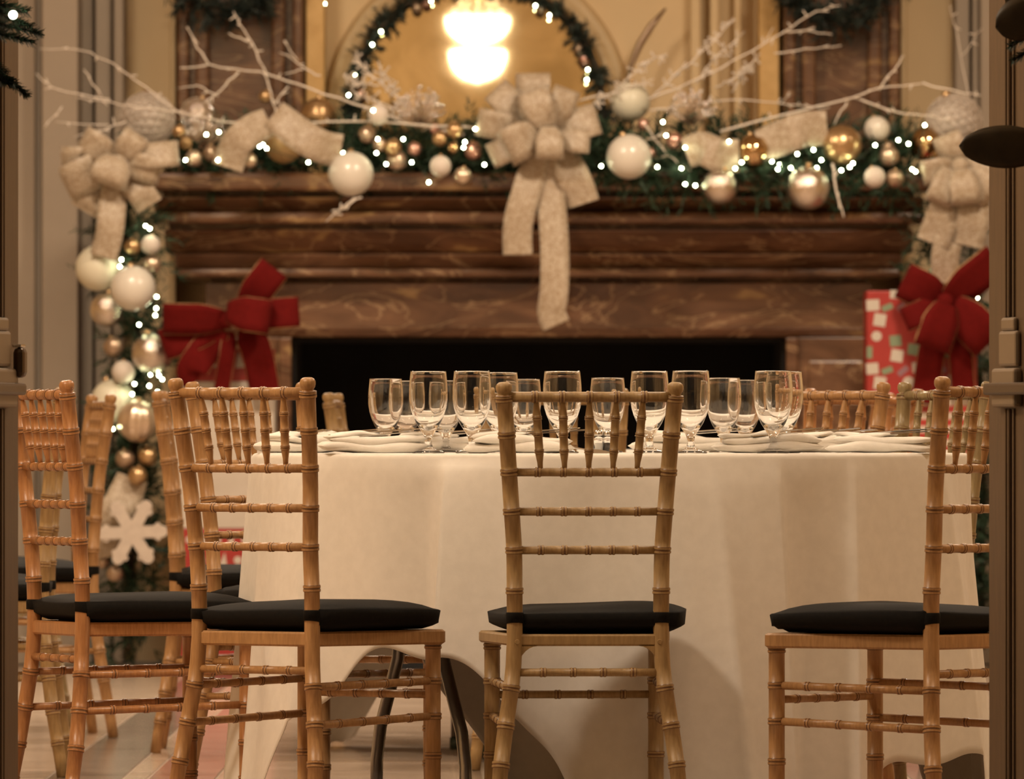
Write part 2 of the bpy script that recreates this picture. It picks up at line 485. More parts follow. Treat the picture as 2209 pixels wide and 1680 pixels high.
# ------------------------------------------------------------------ doors
def door(name, side, px_edge, dirang, label):
    d0 = 17.5
    x0 = X(px_edge, d0)
    t = empty(name, (x0, d0, 0)); t['kind'] = 'structure'
    # local frame: +x' from the free edge towards the hinge, +y' out of the face that shows
    ux = Vector((side*math.sin(R(dirang)), -math.cos(R(dirang)), 0))
    un = Vector((-side*math.cos(R(dirang)), -math.sin(R(dirang)), 0))
    Mx = Matrix(((ux.x, un.x, 0, 0), (ux.y, un.y, 0, 0), (0, 0, 1, 0), (0, 0, 0, 1)))
    def bx(nm, mat, a0, a1, n0, n1, z0, z1, bev=0.003):
        mb = MB().box(a0, a1, n0, n1, z0, z1, Mx)
        if side*1 > 0: pass
        return mb.build(nm, mat, t, False, bevel=bev)
    bx('slab', M['door_brown'], 0, 0.92, -0.045, 0.0, 0.008, 2.45)
    for a0, a1, h in ((0.128, 0.142, 0.005), (0.160, 0.172, 0.007), (0.186, 0.196, 0.004)):
        bx('panel_moulding', M['door_brown'], a0, a1, 0, h, 1.03, 2.35)
        bx('panel_moulding', M['door_brown'], a0, a1, 0, h, 0.12, 0.86)
    bx('rod_cover', M['brass_beige'], 0.115, 0.24, 0, 0.012, 0.938, 1.005, 0.008)
    bx('rod_cover_cap', M['brass_beige'], 0.125, 0.22, 0, 0.010, 1.005, 1.03, 0.008)
    bx('latch_case', M['brass_beige'], 0.085, 0.25, 0, 0.018, 0.862, 0.935, 0.006)
    bx('push_bar', M['bronze_dark'], 0.06, 0.8, 0.018, 0.030 if side < 0 else 0.028, 0.885, 0.908, 0.006)
    if side < 0:
        bx('lever', M['bronze_dark'], 0.06, 0.10, 0.010, 0.032, 0.918, 0.975, 0.010)
        bx('lever_cap', M['steel'], 0.06, 0.10, 0.010, 0.027, 0.975, 0.981, 0.002)
    return t
door('door_1', -1, 40, 9.5, '')
door('door_2', 1, 2133, 11.7, '')

# ------------------------------------------------------------------ chiavari chairs
BANDS = [0.8826, 0.8105, 0.7365, 0.658, 0.581, 0.4997]
LOWB = [0.3055, 0.2305, 0.153, 0.08]
FB = [0.381, 0.3105, 0.24, 0.161, 0.085]
def interp(tab, z):
    if z <= tab[0][0]: return tab[0][1]
    for (a, va), (b, vb) in zip(tab, tab[1:]):
        if z <= b: return va + (vb-va)*(z-a)/(b-a)
    return tab[-1][1]
def smooth_interp(tab, z):
    return (interp(tab, z-0.03) + 2*interp(tab, z) + interp(tab, z+0.03)) / 4
HW = [(0, 0.190), (0.153, 0.176), (0.226, 0.166), (0.33, 0.150), (0.40, 0.146), (0.58, 0.1475), (0.7365, 0.159), (0.915, 0.1725)]
YL = [(0, -0.240), (0.16, -0.213), (0.30, -0.195), (0.41, -0.188), (0.5, -0.190), (0.70, -0.206), (0.915, -0.236)]
def banded(zs0, zs1, bands, r, bumpf=1.13, w=0.0070):
    """list of (position, radius, in a glazed groove) with double rings"""
    out = [(zs0, r, 0)]
    for b in sorted(bands):
        for dz, k, g in ((-w, 1.0, 1), (-w*0.8, bumpf, 1), (-w*0.75, bumpf, 0), (-w*0.3, bumpf, 0), (-w*0.25, bumpf, 1), (0, 1.04, 1), (w*0.25, bumpf, 1), (w*0.3, bumpf, 0), (w*0.75, bumpf, 0), (w*0.8, bumpf, 1), (w, 1.0, 1)):
            out.append((b+dz, r*k, g))
    out.append((zs1, r, 0))
    return out
def post_path(side, z):
    return Vector((side*smooth_interp(HW, z), smooth_interp(YL, z), z))
def chair_meshes(mat, brackets, apron):
    S = {}
    for s in (-1, 1):
        prof = banded(0.0, 0.886, LOWB + BANDS, 0.0160)
        allb = LOWB + BANDS
        prof += [(z, 0.0160, 0) for z in [0.05*i for i in range(1, 17)] if min(abs(z-q) for q in allb) > 0.012]
        prof.sort(key=lambda p: p[0])
        pr = [(z, (0.86 + 0.14*min(1, z/0.15))*r, g) for z, r, g in prof]
        pr += [(0.8885, 0.0125, 0), (0.8925, 0.0120, 0), (0.897, 0.0150, 0), (0.902, 0.0162, 0), (0.908, 0.0160, 0), (0.9125, 0.0135, 0), (0.915, 0.0095, 0)]
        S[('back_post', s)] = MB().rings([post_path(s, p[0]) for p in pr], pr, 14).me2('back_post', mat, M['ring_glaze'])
        pr = banded(0.0, 0.392, FB, 0.0160)
        pr[0] = (0.0, 0.0130, 0)
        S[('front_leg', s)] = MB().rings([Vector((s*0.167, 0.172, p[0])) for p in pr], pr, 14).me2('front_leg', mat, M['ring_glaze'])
    def rail(name, a, b, r, bands, n=10):
        a = Vector(a); b = Vector(b)
        pr = banded(0.0, 1.0, bands, r, 1.18, 0.0068/(b-a).length)
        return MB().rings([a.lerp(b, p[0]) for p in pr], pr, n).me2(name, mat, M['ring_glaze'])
    def between(z, name, r):
        a = post_path(-1, z); b = post_path(1, z)
        a.x += 0.006; b.x -= 0.006
        fr = [0.1667, 0.3333, 0.5, 0.6667, 0.8333]
        return rail(name, a, b, r, fr)
    S['crest_rail'] = between(0.886, 'crest_rail', 0.0104)
    S[('back_rail', 0)] = between(0.7365, 'back_rail', 0.0086)
    S[('back_rail', 1)] = between(0.658, 'back_rail', 0.0084)
    S[('back_rail', 2)] = between(0.581, 'back_rail', 0.0084)
    xt = [-0.107, -0.0535, 0, 0.0535, 0.107]; xb = [-0.0965, -0.0483, 0, 0.0483, 0.0965]
    yt = smooth_interp(YL, 0.88); yb = smooth_interp(YL, 0.7365)
    for k in range(5):
        a = Vector((xb[k], yb, 0.742)); b = Vector((xt[k], yt, 0.880))
        pr = [(0, 0.0050, 0), (0.10, 0.0058, 0), (0.20, 0.0080, 0)] + banded(0.24, 0.76, [0.26, 0.50, 0.74], 0.0084, 1.15, 0.030)[1:-1] + [(0.80, 0.0080, 0), (0.93, 0.0055, 0), (1, 0.0048, 0)]
        pr.sort(key=lambda p: p[0])
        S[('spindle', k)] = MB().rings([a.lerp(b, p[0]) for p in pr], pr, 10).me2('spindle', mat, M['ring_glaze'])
    f4 = [0.2, 0.4, 0.6, 0.8]
    def pp(s, z, front):
        return Vector((s*0.167, 0.172, z)) if front else post_path(s, z)
    S[('stretcher', 0)] = rail('stretcher', pp(-1,0.337,0), pp(1,0.337,0), 0.0080, f4)
    S[('stretcher', 1)] = rail('stretcher', pp(-1,0.283,1), pp(1,0.283,1), 0.0080, f4)
    S[('stretcher', 2)] = rail('stretcher', pp(-1,0.184,1), pp(1,0.184,1), 0.0080, f4)
    for s in (-1, 1):
        S[('stretcher', 3+s)] = None
        S[('stretcher', 10+s)] = rail('stretcher', pp(s,0.305,0), pp(s,0.3105,1), 0.0080, f4)
        S[('stretcher', 20+s)] = rail('stretcher', pp(s,0.230,0), pp(s,0.240,1), 0.0080, f4)
    for k in [k for k in S if S[k] is None]: del S[k]
    # seat frame: rounded trapezoid plate
    def outline(inset, n=6):
        cor = [(0.198-inset, 0.194-inset, 0.035), (-0.198+inset, 0.194-inset, 0.035), (-0.152+inset, -0.198+inset, 0.012), (0.152-inset, -0.198+inset, 0.012)]
        pts = []
        m = len(cor)
        for i, (x, y, r) in enumerate(cor):
            p = Vector((x, y)); a = Vector(cor[i-1][:2]); b = Vector(cor[(i+1) % m][:2])
            da = (a-p).normalized(); db = (b-p).normalized()
            p0 = p + da*r; p2 = p + db*r
            for k in range(n+1):
                t = k/n
                pts.append(p0*(1-t)**2 + p*2*t*(1-t) + p2*t*t)
        return pts
    z0 = 0.4135-apron; z1 = 0.4135
    rings = [(0.004, z0), (0.0, z0+0.004), (0.0, z1-0.004), (0.004, z1)]
    mb = MB(); vs = []; fs = []
    n = len(outline(0))
    for ins, z in rings:
        vs += [(p.x, p.y, z) for p in outline(ins)]
    for j in range(3):
        for i in range(n):
            fs.append((j*n+i, j*n+(i+1) % n, (j+1)*n+(i+1) % n, (j+1)*n+i))
    fs.append(tuple(range(n-1, -1, -1))); fs.append(tuple(range(3*n, 4*n)))
    mb.add(vs, fs)
    S['seat'] = mb.me('seat', mat, False)
    if brackets:
        for s in (-1, 1):
            x0 = s*0.144; y0 = -0.192
            poly = [(0, 0)]
            for k in range(9):
                a = k/8*PI/2
                poly.append((0.042*(1-math.sin(a)), -0.060*(1-math.cos(a))))
            vs = [(x0 - s*p[0], y0-0.006, z0+p[1]) for p in poly] + [(x0 - s*p[0], y0+0.006, z0+p[1]) for p in poly]
            m = len(poly)
            fs = [tuple(range(m)), tuple(range(2*m-1, m-1, -1))] + [(i, i+m, (i+1) % m+m, (i+1) % m) for i in range(m)]
            S[('corner_bracket', s)] = mesh('corner_bracket', vs, fs, mat, False)
            c = post_path(s, 0.398)
            cap = MB().tube([(c.x-s*0.004, c.y-0.014, c.z), (c.x-s*0.004, c.y-0.0175, c.z)], [0.0055, 0.0045], 12)
            S[('bolt_cap', s)] = cap.me('bolt_cap', M['wood_olive'], False)
    return S
def cushion_mesh(seed):
    rnd = random.Random(seed)
    n = 18
    ph = [rnd.uniform(0, 6) for _ in range(4)]
    am = rnd.uniform(0.004, 0.009)
    def sq(u, v):
        # rounded trapezoid
        k = 1 - 0.07*(abs(u)**6*abs(v)**6)
        hw = 0.205 - 0.028*(1-(v+1)/2)**1.5 - 0.012*((v+1)/2)**6
        return u*hw*k, (v*0.198 - 0.004)*k
    vs = []; fs = []
    top = {}; bot = {}
    for j in range(n+1):
        for i in range(n+1):
            u = -1+2*i/n; v = -1+2*j/n
            u2 = math.sin(u*PI/2)*0.6+u*0.4; v2 = math.sin(v*PI/2)*0.6+v*0.4
            x, y = sq(u2, v2)
            e = max(abs(u2), abs(v2))
            e2 = (abs(u2)**5+abs(v2)**5)
            zt = 0.4640 + 0.010*(1-min(1, e**4)) - 0.010*min(1, e2) + am*math.sin(2.2*u+ph[0])*math.cos(1.7*v+ph[1])
            zbm = 0.4150 + 0.016*max(0, e-0.80)/0.2
            top[(i, j)] = len(vs); vs.append((x*1.0, y*1.0, zt))
            inset = 1.0 if e < 0.99 else 0.985
            bot[(i, j)] = len(vs); vs.append((x*inset, y*inset, zbm))
    for j in range(n):
        for i in range(n):
            fs.append((top[i,j], top[i+1,j], top[i+1,j+1], top[i,j+1]))
            fs.append((bot[i,j], bot[i,j+1], bot[i+1,j+1], bot[i+1,j]))
    for i in range(n):
        for (a, b) in (((i,0),(i+1,0)), ((i+1,n),(i,n)), ((0,i+1),(0,i)), ((n,i),(n,i+1))):
            fs.append((top[b], top[a], bot[a], bot[b]))
    return mesh('cushion', vs, fs, M['cushion_black'])
STYLES = {}
CUSH = [cushion_mesh(11+i) for i in range(4)]
strap_me = {}
for s in (-1, 1):
    c = post_path(s, 0.445)
    mb = MB().tube([(c.x, c.y-0.0003, 0.434), (c.x, c.y, 0.436), (c.x, c.y, 0.455), (c.x, c.y, 0.457)], [0.0172, 0.0182, 0.0182, 0.0172], 14)
    mb.box(min(c.x-s*0.006, c.x+s*0.006), max(c.x-s*0.006, c.x+s*0.006), c.y+0.012, c.y+0.05, 0.436, 0.454)
    strap_me[s] = mb.me('strap', M['cushion_black'])
def chair(loc, heading, wood, label, zscale=1.008, group='gilt bamboo-style banquet chairs', cush=0, cush_x=0.0):
    key = (wood, zscale < 1.001)
    if key not in STYLES:
        STYLES[key] = chair_meshes(M[wood], zscale < 1.001, 0.024 if zscale < 1.001 else 0.029)
    t = thing('banquet_chair', label, 'chair', (loc[0], loc[1], 0), -R(heading), group)
    t.scale = (1, 1, zscale)
    # local origin is the floor point under the middle of the rear posts at seat height
    off = Vector((0, 0.188, 0))
    for k, me in STYLES[key].items():
        nm = k if isinstance(k, str) else k[0]
        o = link(nm, me, t)
        o.location = off
    cu = link('cushion', CUSH[cush % 4], t)
    cu.location = off + Vector((cush_x, 0, 0))
    for s in (-1, 1):
        st = link('strap', strap_me[s], cu)
        st.location = (-cush_x, 0, 0)
    return t
chair((0.1514, 18.50), -4, 'wood_olive', 'olive gold bamboo-style chair seen from behind at the centre front of the table', 1.0, cush=0, cush_x=0.018)
chair((-0.513, 18.57), 38, 'wood_honey', 'honey brown bamboo-style chair at front left with its black cushion reaching the hanging cloth', 1.010, cush=1)
chair((-0.956, 19.56), 67, 'wood_orange', 'orange brown bamboo-style chair at far left edge beside the left door, seen nearly side-on', 1.010, cush=2)
chair((0.912, 18.315), -52, 'wood_honey', 'bamboo-style chair at front right partly hidden by the right door', 1.010, cush=3)
chair((-0.555, 20.60), 134, 'wood_honey', 'bamboo-style chair behind the table, directly behind the front left chair', 1.014, cush=0)
chair((0.690, 21.10), -134, 'wood_honey', 'yellowish bamboo-style chair behind the table to the right of the last glass', 1.016, cush=1)
chair((0.925, 20.58), -120, 'wood_green', 'greenish bamboo-style chair behind the table at right, in front of the striped gift', 1.014, cush=2)
chair((-0.857, 23.8), 90, 'wood_honey', 'edge-on bamboo-style chair at left background, in front of the fluted gold bauble', 1.008, cush=3)
chair((0.105, 22.42), 10, 'wood_olive', 'bamboo-style chair at the rear table, seen between the glasses behind the centre chair', 1.008, cush=0)
chair((-0.435, 24.9), 93, 'wood_olive', 'edge-on bamboo-style chair right of the front left chair, against the black hearth', 1.008, cush=1)
chair((0.955, 24.95), -93, 'wood_orange', 'edge-on orange bamboo-style chair at the rear table under the red gift', 1.008, cush=2)
chair((0.83, 22.60), -38, 'wood_orange', 'orange bamboo-style chair of the rear table glimpsed behind the yellowish chair', 1.008, cush=3)
chair((-1.115, 22.15), -90, 'wood_olive', 'bamboo-style chair facing left, glimpsed through the back of the far left chair', 1.008, cush=0)
chair((-1.153, 25.0), -101, 'wood_honey', 'bamboo-style chair facing left whose back leans against the view of the cream bauble', 1.004, cush=1)
chair((-1.30, 25.9), -96, 'wood_green', 'rearmost bamboo-style chair at far left, mostly hidden by the leaning chair', 1.004, cush=2)

# ------------------------------------------------------------------ tables and cloths
TH = 0.772
TC = (0.2095, 19.72)
def table(c, r, rot, label):
    t = thing('round_table', label, 'table', (c[0], c[1], 0), rot)
    MB().lathe([(0.001, TH-0.03), (r-0.006, TH-0.03), (r-0.004, TH-0.026), (r-0.004, TH-0.008), (r-0.006, TH-0.004), (0.001, TH-0.004)], 64).build('tabletop', M['plywood'], t)
    for sx in (-1, 1):
        mb = MB()
        mb.tube([(sx*0.44, -0.28, TH-0.045), (sx*0.44, 0.28, TH-0.045)], 0.013, 10)
        mb.build('crossbar', M['tube_steel'], t)
        for sy in (-1, 1):
            pts = [(sx*0.44, sy*0.10, TH-0.04), (sx*0.44, sy*0.105, 0.42), (sx*0.44, sy*0.12, 0.34), (sx*0.44, sy*0.17, 0.26), (sx*0.44, sy*0.215, 0.19), (sx*0.44, sy*0.235, 0.12), (sx*0.44, sy*0.238, 0.012)]
            MB().tube(pts, 0.0135, 12).build('leg', M['tube_steel'], t)
            MB().tube([(sx*0.44, sy*0.238, 0.0), (sx*0.44, sy*0.238, 0.03)], 0.0165, 12).build('foot', M['wire_dark'], t)
    return t
def cloth(c, r, a, rho, off, seed, label, pleats=(), sharp=1.0):
    """square linen of half side a, turned by rho, laid off-centre over a round table"""
    rnd = random.Random(seed)
    NA = 540
    vs = []; fs = []
    ph = [rnd.uniform(0, 6.28) for _ in range(6)]
    def reach(phi):
        d = Vector((math.sin(phi), -math.cos(phi)))
        cr, sr = math.cos(rho), math.sin(rho)
        # square axes
        e1 = Vector((cr, sr)); e2 = Vector((-sr, cr))
        o = Vector(off)
        best = 9
        for e in (e1, e2):
            dd = d.dot(e)
            for sgn in (-1, 1):
                if dd*sgn > 1e-6:
                    best = min(best, (a*sgn + o.dot(e)) / dd)
        return best
    top_r = [0.0, 0.2, 0.4, 0.55, 0.65, 0.72]
    rows = []
    for k in top_r[1:]:
        rows.append([(k/0.762*r*math.sin(2*PI*i/NA), -k/0.762*r*math.cos(2*PI*i/NA), TH) for i in range(NA)])
    for q in range(5):
        an = q/4*PI/2
        rr = r - 0.010 + 0.012*math.sin(an); zz = TH - 0.012 + 0.012*math.cos(an)
        rows.append([(rr*math.sin(2*PI*i/NA), -rr*math.cos(2*PI*i/NA), zz) for i in range(NA)])
    ND = 34
    for j in range(1, ND+1):
        row = []
        t = j/ND
        for i in range(NA):
            phi = 2*PI*i/NA
            hang = reach(phi) - r
            hang = 0.385 + (hang-0.385)*sharp
            hang += 0.018*math.sin(21*phi + ph[5]) + 0.03*max(0, hang-0.42)*math.sin(9*phi + ph[1])
            long = max(0.0, min(1.0, (hang-0.36)/0.40))
            s = t*hang
            z = TH - 0.012 - s
            q = min(1.0, s/0.70)
            fold = (math.cos(9*phi + 1.3*math.sin(2*phi+ph[0]) + ph[1])*0.55 + math.cos(15*phi + 1.1*math.sin(3*phi+ph[2]) + ph[3])*0.30
                    + math.cos(23*phi + ph[4])*0.10)
            amp = (0.014 + 0.034*long)*q**0.7
            rr = r + 0.004 + 0.022*q + 0.020*long*q**1.5 + amp*fold
            for (pc, A, wl, wr) in pleats:
                dx = (phi - pc + PI) % (2*PI) - PI
                rr += A*(q**0.55 if A > 0 else max(0.0, q-0.05)**0.8)*math.exp(-abs(dx)/(wr if dx > 0 else wl))
            if s < 0.06: rr = max(rr, r + 0.004)
            tang = 0.050*long*q*math.sin(9*phi + 1.3*math.sin(2*phi+ph[0]) + ph[1] + 0.8)
            if z < 0.012:
                rr += (0.012 - z)*0.55
                z = 0.012 + 0.006*math.sin(30*phi)
                z = max(0.006, z)
            row.append((rr*math.sin(phi) + tang*math.cos(phi), -rr*math.cos(phi) + tang*math.sin(phi), z))
        rows.append(row)
    vs = [(0, 0, TH)]
    for row in rows: vs += row
    for i in range(NA):
        fs.append((0, 1+i, 1+(i+1) % NA))
    for j in range(len(rows)-1):
        for i in range(NA):
            fs.append((1+j*NA+i, 1+(j+1)*NA+i, 1+(j+1)*NA+(i+1) % NA, 1+j*NA+(i+1) % NA))
    o = link('tablecloth', mesh('tablecloth', vs, fs, M['linen']))
    o.location = (c[0], c[1], 0)
    sd = o.modifiers.new('thickness', 'SOLIDIFY'); sd.thickness = 0.0016; sd.offset = -1
    tag(o, label, 'tablecloth')
    return o
table(TC, 0.762, R(24), 'round folding table with steel legs under the long white cloth at the front')
cloth(TC, 0.762, 1.165, R(57), (0.10, -0.05), 3, 'white linen cloth draped over the round table at the front',
      [(-0.455, 0.120, 0.030, 0.13), (-0.53, -0.095, 0.11, 0.06), (-0.27, 0.030, 0.05, 0.04), (0.46, 0.065, 0.22, 0.018), (0.56, -0.030, 0.06, 0.10), (0.70, 0.050, 0.018, 0.14),
       (-0.95, 0.050, 0.05, 0.10), (-1.25, 0.036, 0.06, 0.06), (0.05, -0.035, 0.30, 0.12), (0.27, 0.030, 0.05, 0.06), (1.1, 0.04, 0.06, 0.08)], 1.8)
TC2 = (0.33, 23.75)
table(TC2, 0.80, R(10), 'round folding table with steel legs standing behind the front table')
cloth(TC2, 0.80, 1.143, R(20), (0, 0), 5, 'white linen cloth over the table standing behind the front table')

# ------------------------------------------------------------------ table setting
def goblet_mesh():
    outer = [(0.0005, 0.0), (0.033, 0.0), (0.0345, 0.0015), (0.033, 0.0035), (0.020, 0.0065), (0.011, 0.011), (0.0080, 0.018), (0.0075, 0.026), (0.0088, 0.034), (0.0125, 0.042),
             (0.0185, 0.051), (0.0255, 0.062), (0.0325, 0.078), (0.0375, 0.094), (0.0402, 0.112), (0.0402, 0.130), (0.0397, 0.142), (0.0388, 0.152), (0.0378, 0.162), (0.0372, 0.1685), (0.03712, 0.1696), (0.0369, 0.1704), (0.0365, 0.1708)]
    inner = [(0.0361, 0.1704), (0.0359, 0.1696), (0.03585, 0.1685), (0.0366, 0.162), (0.0377, 0.152), (0.0386, 0.142), (0.0391, 0.130), (0.0390, 0.112), (0.0362, 0.094), (0.0310, 0.078), (0.0235, 0.064), (0.0140, 0.0555), (0.0060, 0.051), (0.0005, 0.049)]
    return MB().lathe(outer + inner, 64).me('goblet', M['glass'])
GOB = goblet_mesh()
glasses = [  # pixel column, distance, size, label
    (924, 19.27, 1.0, 'clear stemmed goblet standing right of the left napkin'),
    (1018, 19.20, 1.0, 'clear stemmed goblet just left of the centre chair'),
    (1213, 19.24, 1.0, 'clear stemmed goblet behind the left spindles of the centre chair'),
    (1401, 19.22, 1.0, 'clear stemmed goblet behind the right end of the centre chair rail'),
    (1490, 19.10, 1.0, 'clear stemmed goblet at the right post of the centre chair'),
    (1668, 19.12, 1.0, 'clear stemmed goblet at the right, in front of its twin'),
    (1691, 19.34, 1.0, 'clear stemmed goblet at the right, directly behind its twin'),
    (1078, 19.62, 1.0, 'clear stemmed goblet half hidden behind the left post of the centre chair'),
    (832, 20.12, 0.94, 'leftmost clear goblet, small and set back against the black hearth'),
    (876, 20.30, 0.92, 'small set-back goblet peeping out left of the first large goblet'),
    (1130, 20.25, 0.94, 'small set-back goblet right of the centre chair left post'),
    (1311, 20.08, 0.95, 'small set-back goblet behind the middle of the centre chair rail'),
    (1561, 20.10, 0.95, 'small set-back goblet right of the centre chair, the left of a pair'),
    (1607, 20.26, 0.93, 'small set-back goblet right of the centre chair, the right of a pair'),
    (962, 20.22, 0.92, 'small set-back goblet seen between the two large left goblets'),
]
for px, d, s, lb in glasses:
    o = link('goblet', GOB)
    o.location = (X(px, d), d, TH + 0.0004)
    o.scale = (s, s, s)
    tag(o, lb, 'goblet', 'stemmed water goblets on the front table')

def napkin_mesh(seed):
    rnd = random.Random(seed)
    mb = MB()
    def slab(L, W, H, zc, x0, y0, ang, seed2):
        rr = random.Random(seed2)
        p = [rr.uniform(0, 6) for _ in range(4)]
        nu, nv = 26, 12
        vs = []; fs = []
        for i in range(nu+1):
            for k in range(nv):
                a = 2*PI*k/nv
                u = -1+2*i/nu
                en = (1-abs(u)**5)**0.5 if abs(u) < 1 else 0.02
                en = max(en, 0.03)
                ca, sa = math.cos(a), math.sin(a)
                yy = W/2*math.copysign(abs(ca)**0.6, ca)*(0.75+0.25*en)*(1+0.10*math.sin(2.5*u+p[0]))
                zz = H/2*math.copysign(abs(sa)**0.8, sa)*en*(1+0.22*math.sin(4*u+p[1])+0.15*math.sin(7*u+2*a+p[2]))
                xx = L/2*u
                x2 = xx*math.cos(ang)-yy*math.sin(ang)+x0; y2 = xx*math.sin(ang)+yy*math.cos(ang)+y0
                zb_ = zc + zz + 0.003*math.sin(3*u+p[3])
                vs.append((x2, y2, max(0.0005, zb_)))
        for i in range(nu):
            for k in range(nv):
                fs.append((i*nv+k, (i+1)*nv+k, (i+1)*nv+(k+1) % nv, i*nv+(k+1) % nv))
        fs.append(tuple(range(nv))); fs.append(tuple(range((nu+1)*nv-1, nu*nv-1, -1)))
        mb.add(vs, fs)
    slab(0.225, 0.105, 0.026, 0.0125, 0, 0, 0.0, seed*7+1)
    slab(0.205, 0.085, 0.020, 0.0270, 0.008, -0.006, rnd.uniform(-0.08, 0.08), seed*7+2)
    slab(0.13, 0.07, 0.013, 0.0370, -0.035, 0.004, rnd.uniform(-0.2, 0.2), seed*7+3)
    return mb.me('napkin', M['napkin'])
def flat_outline(pts, z, th, name, mat):
    n = len(pts)
    vs = [(p[0], p[1], z+(p[2] if len(p) > 2 else 0)) for p in pts] + [(p[0], p[1], z+th+(p[2] if len(p) > 2 else 0)) for p in pts]
    fs = [tuple(range(n-1, -1, -1)), tuple(range(n, 2*n))] + [(i, (i+1) % n, (i+1) % n+n, i+n) for i in range(n)]
    return mesh(name, vs, fs, mat, False)
fork_pts = [(-0.095,-0.008),(-0.06,-0.006),(0.02,-0.0035),(0.045,-0.006),(0.05,-0.011),(0.095,-0.011),(0.095,-0.008),(0.06,-0.008),(0.06,-0.005),(0.095,-0.005),
            (0.095,-0.0015),(0.06,-0.0015),(0.06,0.0015),(0.095,0.0015),(0.095,0.005),(0.06,0.005),(0.06,0.008),(0.095,0.008),(0.095,0.011),(0.05,0.011),(0.045,0.006),(0.02,0.0035),(-0.06,0.006),(-0.095,0.008)]
knife_pts = [(-0.11,-0.007),(-0.02,-0.006),(0.0,-0.009),(0.08,-0.010),(0.105,-0.005),(0.11,0.004),(0.08,0.007),(-0.02,0.006),(-0.11,0.007)]
spoon_pts = [(-0.085,-0.007),(0.03,-0.0035)] + [(0.058-0.028*math.cos(a), -0.017*math.sin(a)) for a in [0.3+i*0.52 for i in range(11)]] + [(0.03,0.0035),(-0.085,0.007)]
FORK = flat_outline(fork_pts, 0, 0.0018, 'fork', M['steel'])
KNIFE = flat_outline(knife_pts, 0, 0.0022, 'knife', M['steel'])
SPOON = flat_outline(spoon_pts, 0, 0.0020, 'spoon', M['steel'])
settings = [  # pixel column of the napkin, distance, turn, where
    (805, 19.28, 10, 'just left of the first large goblet'),
    (1120, 19.15, -8, 'behind the left post of the centre chair'),
    (1655, 19.17, 6, 'at the front edge right of the centre chair'),
    (1900, 19.38, -14, 'near the right end of the table'),
    (640, 19.66, 60, 'near the left end of the table'),
    (730, 20.02, -40, 'at the far left rim of the table'),
    (960, 20.28, 12, 'far back between two left goblets'),
    (1775, 19.95, 35, 'behind the right pair of goblets'),
    (1470, 20.25, -10, 'far back behind the centre chair right post'),
]
for i, (px, d, rot, where) in enumerate(settings):
    o = link('napkin', napkin_mesh(i+1))
    x = X(px, d)
    o.location = (x, d, TH + 0.0006); o.rotation_euler = (0, 0, R(rot))
    tag(o, 'folded white napkin ' + where, 'napkin', 'folded napkins on the front table')
    for me, dx, dy, dr, nm in ((FORK, 0.055, -0.010, 14, 'fork'), (KNIFE, 0.015, 0.012, 9, 'knife')):
        k = link(nm, me)
        v = Matrix.Rotation(R(rot), 3, 'Z') @ Vector((dx, dy, 0))
        k.location = (x+v.x, d+v.y, TH + 0.0420 + (0.002 if nm == 'knife' else 0))
        k.rotation_euler = (R(4), R(-4), R(rot+dr))
        tag(k, 'steel %s on the napkin %s' % (nm, where), nm, 'cutlery on the napkins')
k = link('spoon', SPOON); k.location = (X(1243, 19.45), 19.45, TH + 0.010); k.rotation_euler = (0.2, 0.15, R(-35))
tag(k, 'steel spoon lying bare on the cloth behind the third goblet', 'spoon')
for px, mt, nm, lb in ((1292, 'salt', 'salt', 'small glass salt shaker of white salt behind the centre chair spindles'), (1311, 'pepper', 'pepper', 'small glass pepper shaker of dark pepper behind the centre chair spindles')):
    t = thing(nm + '_shaker', lb, 'shaker', (X(px, 19.75), 19.75, TH + 0.0006))
    MB().lathe([(0.0005,0),(0.0115,0),(0.0125,0.002),(0.0115,0.03),(0.0095,0.036),(0.0075,0.036),(0.0095,0.03),(0.0105,0.003),(0.0005,0.002)], 16).build('jar', M['glass'], t)
    MB().lathe([(0.0005,0.0025),(0.0100,0.0032),(0.0095,0.020),(0.0005,0.021)], 16).build('contents', M[mt], t)
    MB().lathe([(0.0098,0.0362),(0.0102,0.037),(0.0098,0.044),(0.006,0.048),(0.0005,0.049)], 16).build('lid', M['steel'], t)

